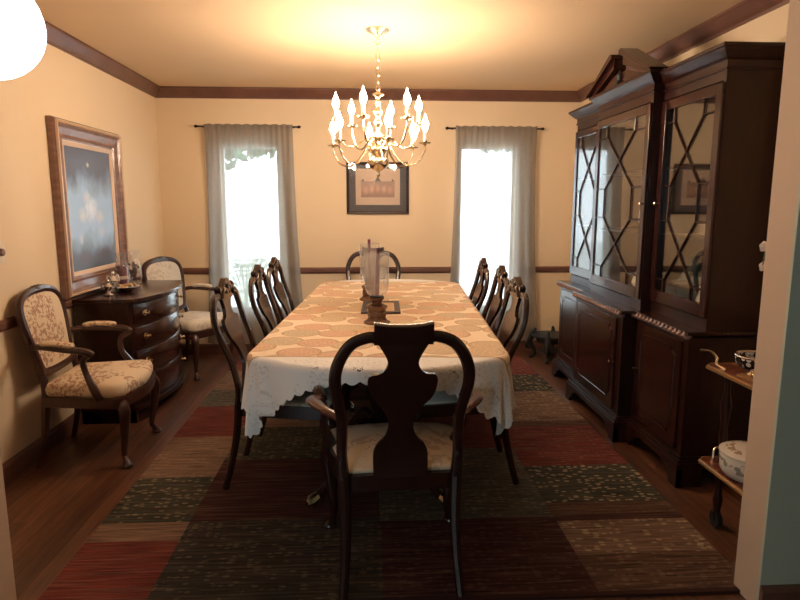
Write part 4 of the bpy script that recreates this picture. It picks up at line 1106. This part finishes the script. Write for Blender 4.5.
def orchid():
    t = empty('potted_orchid', (1.78, 2.30, .7315), 0, 'white orchid whose blossoms peep past the right doorway edge', 'plant')
    MB().lathe([(.035, 0), (.04, .005), (.05, .07), (.054, .08), (.045, .08), (.04, .07)], 20).build('pot', M['china'], t, angle=30)
    MB().tube(cr([(0, 0, .07), (.0, .0, .30), (-.02, .01, .50), (-.10, .03, .56), (-.16, .05, .53), (-.178, .05, .44)], 5), .003, 6).build('stem', M['leaf'], t)
    for k in range(4):
        a = k*1.7; mb = MB(); rows = []
        for i in range(7):
            s = i/6; w_ = .025*sin(pi*min(.98, s+.03)); r = .02+.12*s; z = .08+.05*sin(s*2.4)
            rows.append([(r*cos(a)-w_*sin(a), r*sin(a)+w_*cos(a), z), (r*cos(a), r*sin(a), z-.006), (r*cos(a)+w_*sin(a), r*sin(a)-w_*cos(a), z)])
        mb.grid(rows).build('leaf', M['leaf'], t)
    for (x, y, z) in ((-.178, .05, .515), (-.172, .05, .435), (-.16, .04, .20)):
        mb = MB(); small = .55 if z < .3 else 1
        for k in range(5):
            a = radians(72*k+90); d = Vector((cos(a)*.8, .2, sin(a))); c = Vector((x, y, z))+d*.012*small
            mb.sphere(c, .0105*small, 8, 6, (1, .5, 1))
        mb.sphere((x, y-.006, z), .005, 8, 6); mb.build('blossom', M['petal'], t)
orchid()

# ------------------------------------------------------------------ on the table: tray and candle holders
ZT = .7725
def tray():
    t = empty('mirror_tray', (.085, 3.73, ZT), -.03, 'dark-edged rectangular tray with pale inlay flat on the tablecloth', 'tray')
    mb = MB(); w_, l = .118, .215
    for (a, b2, c, d) in ((-w_, -l, w_, -l+.04), (-w_, l-.04, w_, l), (-w_, -l+.04, -w_+.035, l-.04), (w_-.035, -l+.04, w_, l-.04)): mb.box((a, b2, 0), (c, d, .010))
    mb.build('tray_border', M['grey_mat'], t, smooth=False)
    MB().box((-w_+.035, -l+.04, 0), (w_-.035, l-.04, .006)).build('tray_inlay', M['gold_edge'], t, smooth=False)
tray()
def candle_holder(loc, label, tilt):
    t = empty('candle_holder', loc, 0, label, 'candle holder', 'hurricane candle holders on the table')
    pr = [(.072, 0), (.074, .006), (.062, .014), (.052, .022), (.048, .034), (.053, .042), (.050, .050), (.052, .060), (.049, .070), (.052, .080), (.058, .088), (.058, .096), (.040, .104), (.026, .112), (.030, .122), (.040, .132), (.040, .140)]
    MB().lathe(pr, 28).build('turned_base', M['turned_wood'], t, angle=30)
    MB().lathe([(.034, .140), (.040, .143), (.036, .150), (.02, .152)], 20).build('socket', M['black'], t)
    g = cr([(.018, .146, 0), (.046, .158, 0), (.061, .185, 0), (.066, .24, 0), (.067, .31, 0), (.069, .385, 0)], 4)
    shell(MB(), [(p.x, p.y) for p in g], .002, 32).build('glass_shade', M['hurricane'], t, angle=60)
    MB().tube([(0, 0, .150), (tilt*.4, 0, .28), (tilt, 0, .41)], [.0135, .0125, .010], 12).build('candle', M['purple'], t)
    MB().tube([(tilt, 0, .408), (tilt+.004, 0, .418)], .0012, 5).build('wick', M['black'], t)
candle_holder((.052, 3.25, ZT), 'nearer turned-wood candle holder with glass shade, in front of the tray', .008)
candle_holder((.018, 4.06, ZT), 'farther candle holder with glass shade, behind the tray', -.004)

# ------------------------------------------------------------------ chandelier
def chandelier():
    cx, cy = .073, 3.78
    t = empty('chandelier', (cx, cy, H), 0, 'twelve-light brass chandelier with lit flame bulbs hanging over the table', 'chandelier')
    br = M['brass']
    MB().lathe([(.068, 0), (.070, -.006), (.060, -.014), (.035, -.022), (.020, -.034), (.008, -.040)], 28).build('canopy', br, t, angle=40)
    mb = MB(); z = -.040; k = 0
    while z > -.345:
        pts = []
        for i in range(14):
            a = 2*pi*i/14; u = .011*cos(a); v = .026*sin(a)
            pts.append((u if k % 2 == 0 else 0, 0 if k % 2 == 0 else u, z-.024+v))
        mb.tube(pts, .0030, 5, True); z -= .044; k += 1
    mb.build('chain', br, t)
    zb = z
    pr = [(.004, zb+.004), (.008, zb-.01), (.032, zb-.02), (.034, zb-.026), (.014, zb-.036), (.009, zb-.055), (.017, zb-.07), (.010, zb-.085), (.011, zb-.10), (.024, zb-.118), (.026, zb-.135), (.012, zb-.15),
          (.010, zb-.165), (.022, zb-.18), (.024, zb-.195), (.012, zb-.21), (.011, zb-.24), (.026, zb-.26), (.022, zb-.285), (.012, zb-.30), (.014, zb-.315), (.040, zb-.33), (.046, zb-.345), (.040, zb-.36), (.02, zb-.37), (.015, zb-.385)]
    MB().lathe(pr, 20).build('stem', br, t, angle=60)
    zc = zb-.385
    MB().lathe([(.02, zc), (.045, zc-.004), (.062, zc-.020), (.068, zc-.042), (.058, zc-.066), (.035, zc-.084), (.012, zc-.09), (.008, zc-.10), (.014, zc-.112), (.008, zc-.122), (.002, zc-.132)], 24).build('bowl', br, t, angle=60)
    for tier in range(2):
        for i in range(6):
            a = radians(-20+60*i+(30 if tier else 0)); d = Vector((cos(a), sin(a), 0)); zz = Vector((0, 0, 1))
            if tier == 0: R, zcup, pts = .295, -.665, [(.03, zc-.0), (.07, zc+.055), (.11, zc+.0), (.17, zc-.055), (.245, zc-.045), (.292, zc+.02), (.295, -.675)]
            else: R, zcup, pts = .255, -.535, [(.025, zb-.335), (.06, zb-.265), (.10, zb-.30), (.155, zb-.335), (.215, zb-.315), (.252, zb-.235), (.255, -.545)]
            P = cr([d*r+zz*h for r, h in pts], 5)
            arm = MB().tube(P, .0052, 7).build('arm', br, t)
            m = Matrix.Translation(d*R+zz*zcup)
            mb = MB(); mb.m = m; mb.lathe([(.006, -.014), (.010, -.008), (.034, -.002), (.036, .004), (.030, .002), (.012, .002), (.012, .016), (.010, .018)], 16).build('drip_cup', br, arm)
            mb = MB(); mb.m = m; mb.lathe([(.0105, .004), (.0105, .070), (.008, .072)], 12).build('candle_sleeve', M['candle_white'], arm)
            mb = MB(); mb.m = m; mb.lathe([(.008, .070), (.016, .085), (.0205, .10), (.018, .118), (.010, .138), (.0035, .155), (.0008, .168)], 10).build('bulb', M['bulb'], arm)
chandelier()

# ------------------------------------------------------------------ bright globe lamp at top left
def globe():
    c = Vector((-.86, 1.50, 1.815))
    t = empty('globe_lamp', (c.x, c.y, H), 0, 'glaring white globe lamp cropped by the top left corner', 'lamp')
    z = c.z-H
    MB().lathe([(.05, 0), (.05, -.012), (.02, -.022), (.006, -.026)], 20).build('canopy', M['brass'], t)
    MB().tube([(0, 0, -.02), (0, 0, z+.118)], .005, 8).build('stem', M['brass'], t)
    MB().sphere((0, 0, z), .118, 24, 16).build('globe', M['globe'], t)
    MB().lathe([(.03, z+.135), (.045, z+.112), (.04, z+.106)], 20).build('holder', M['brass'], t)
globe()
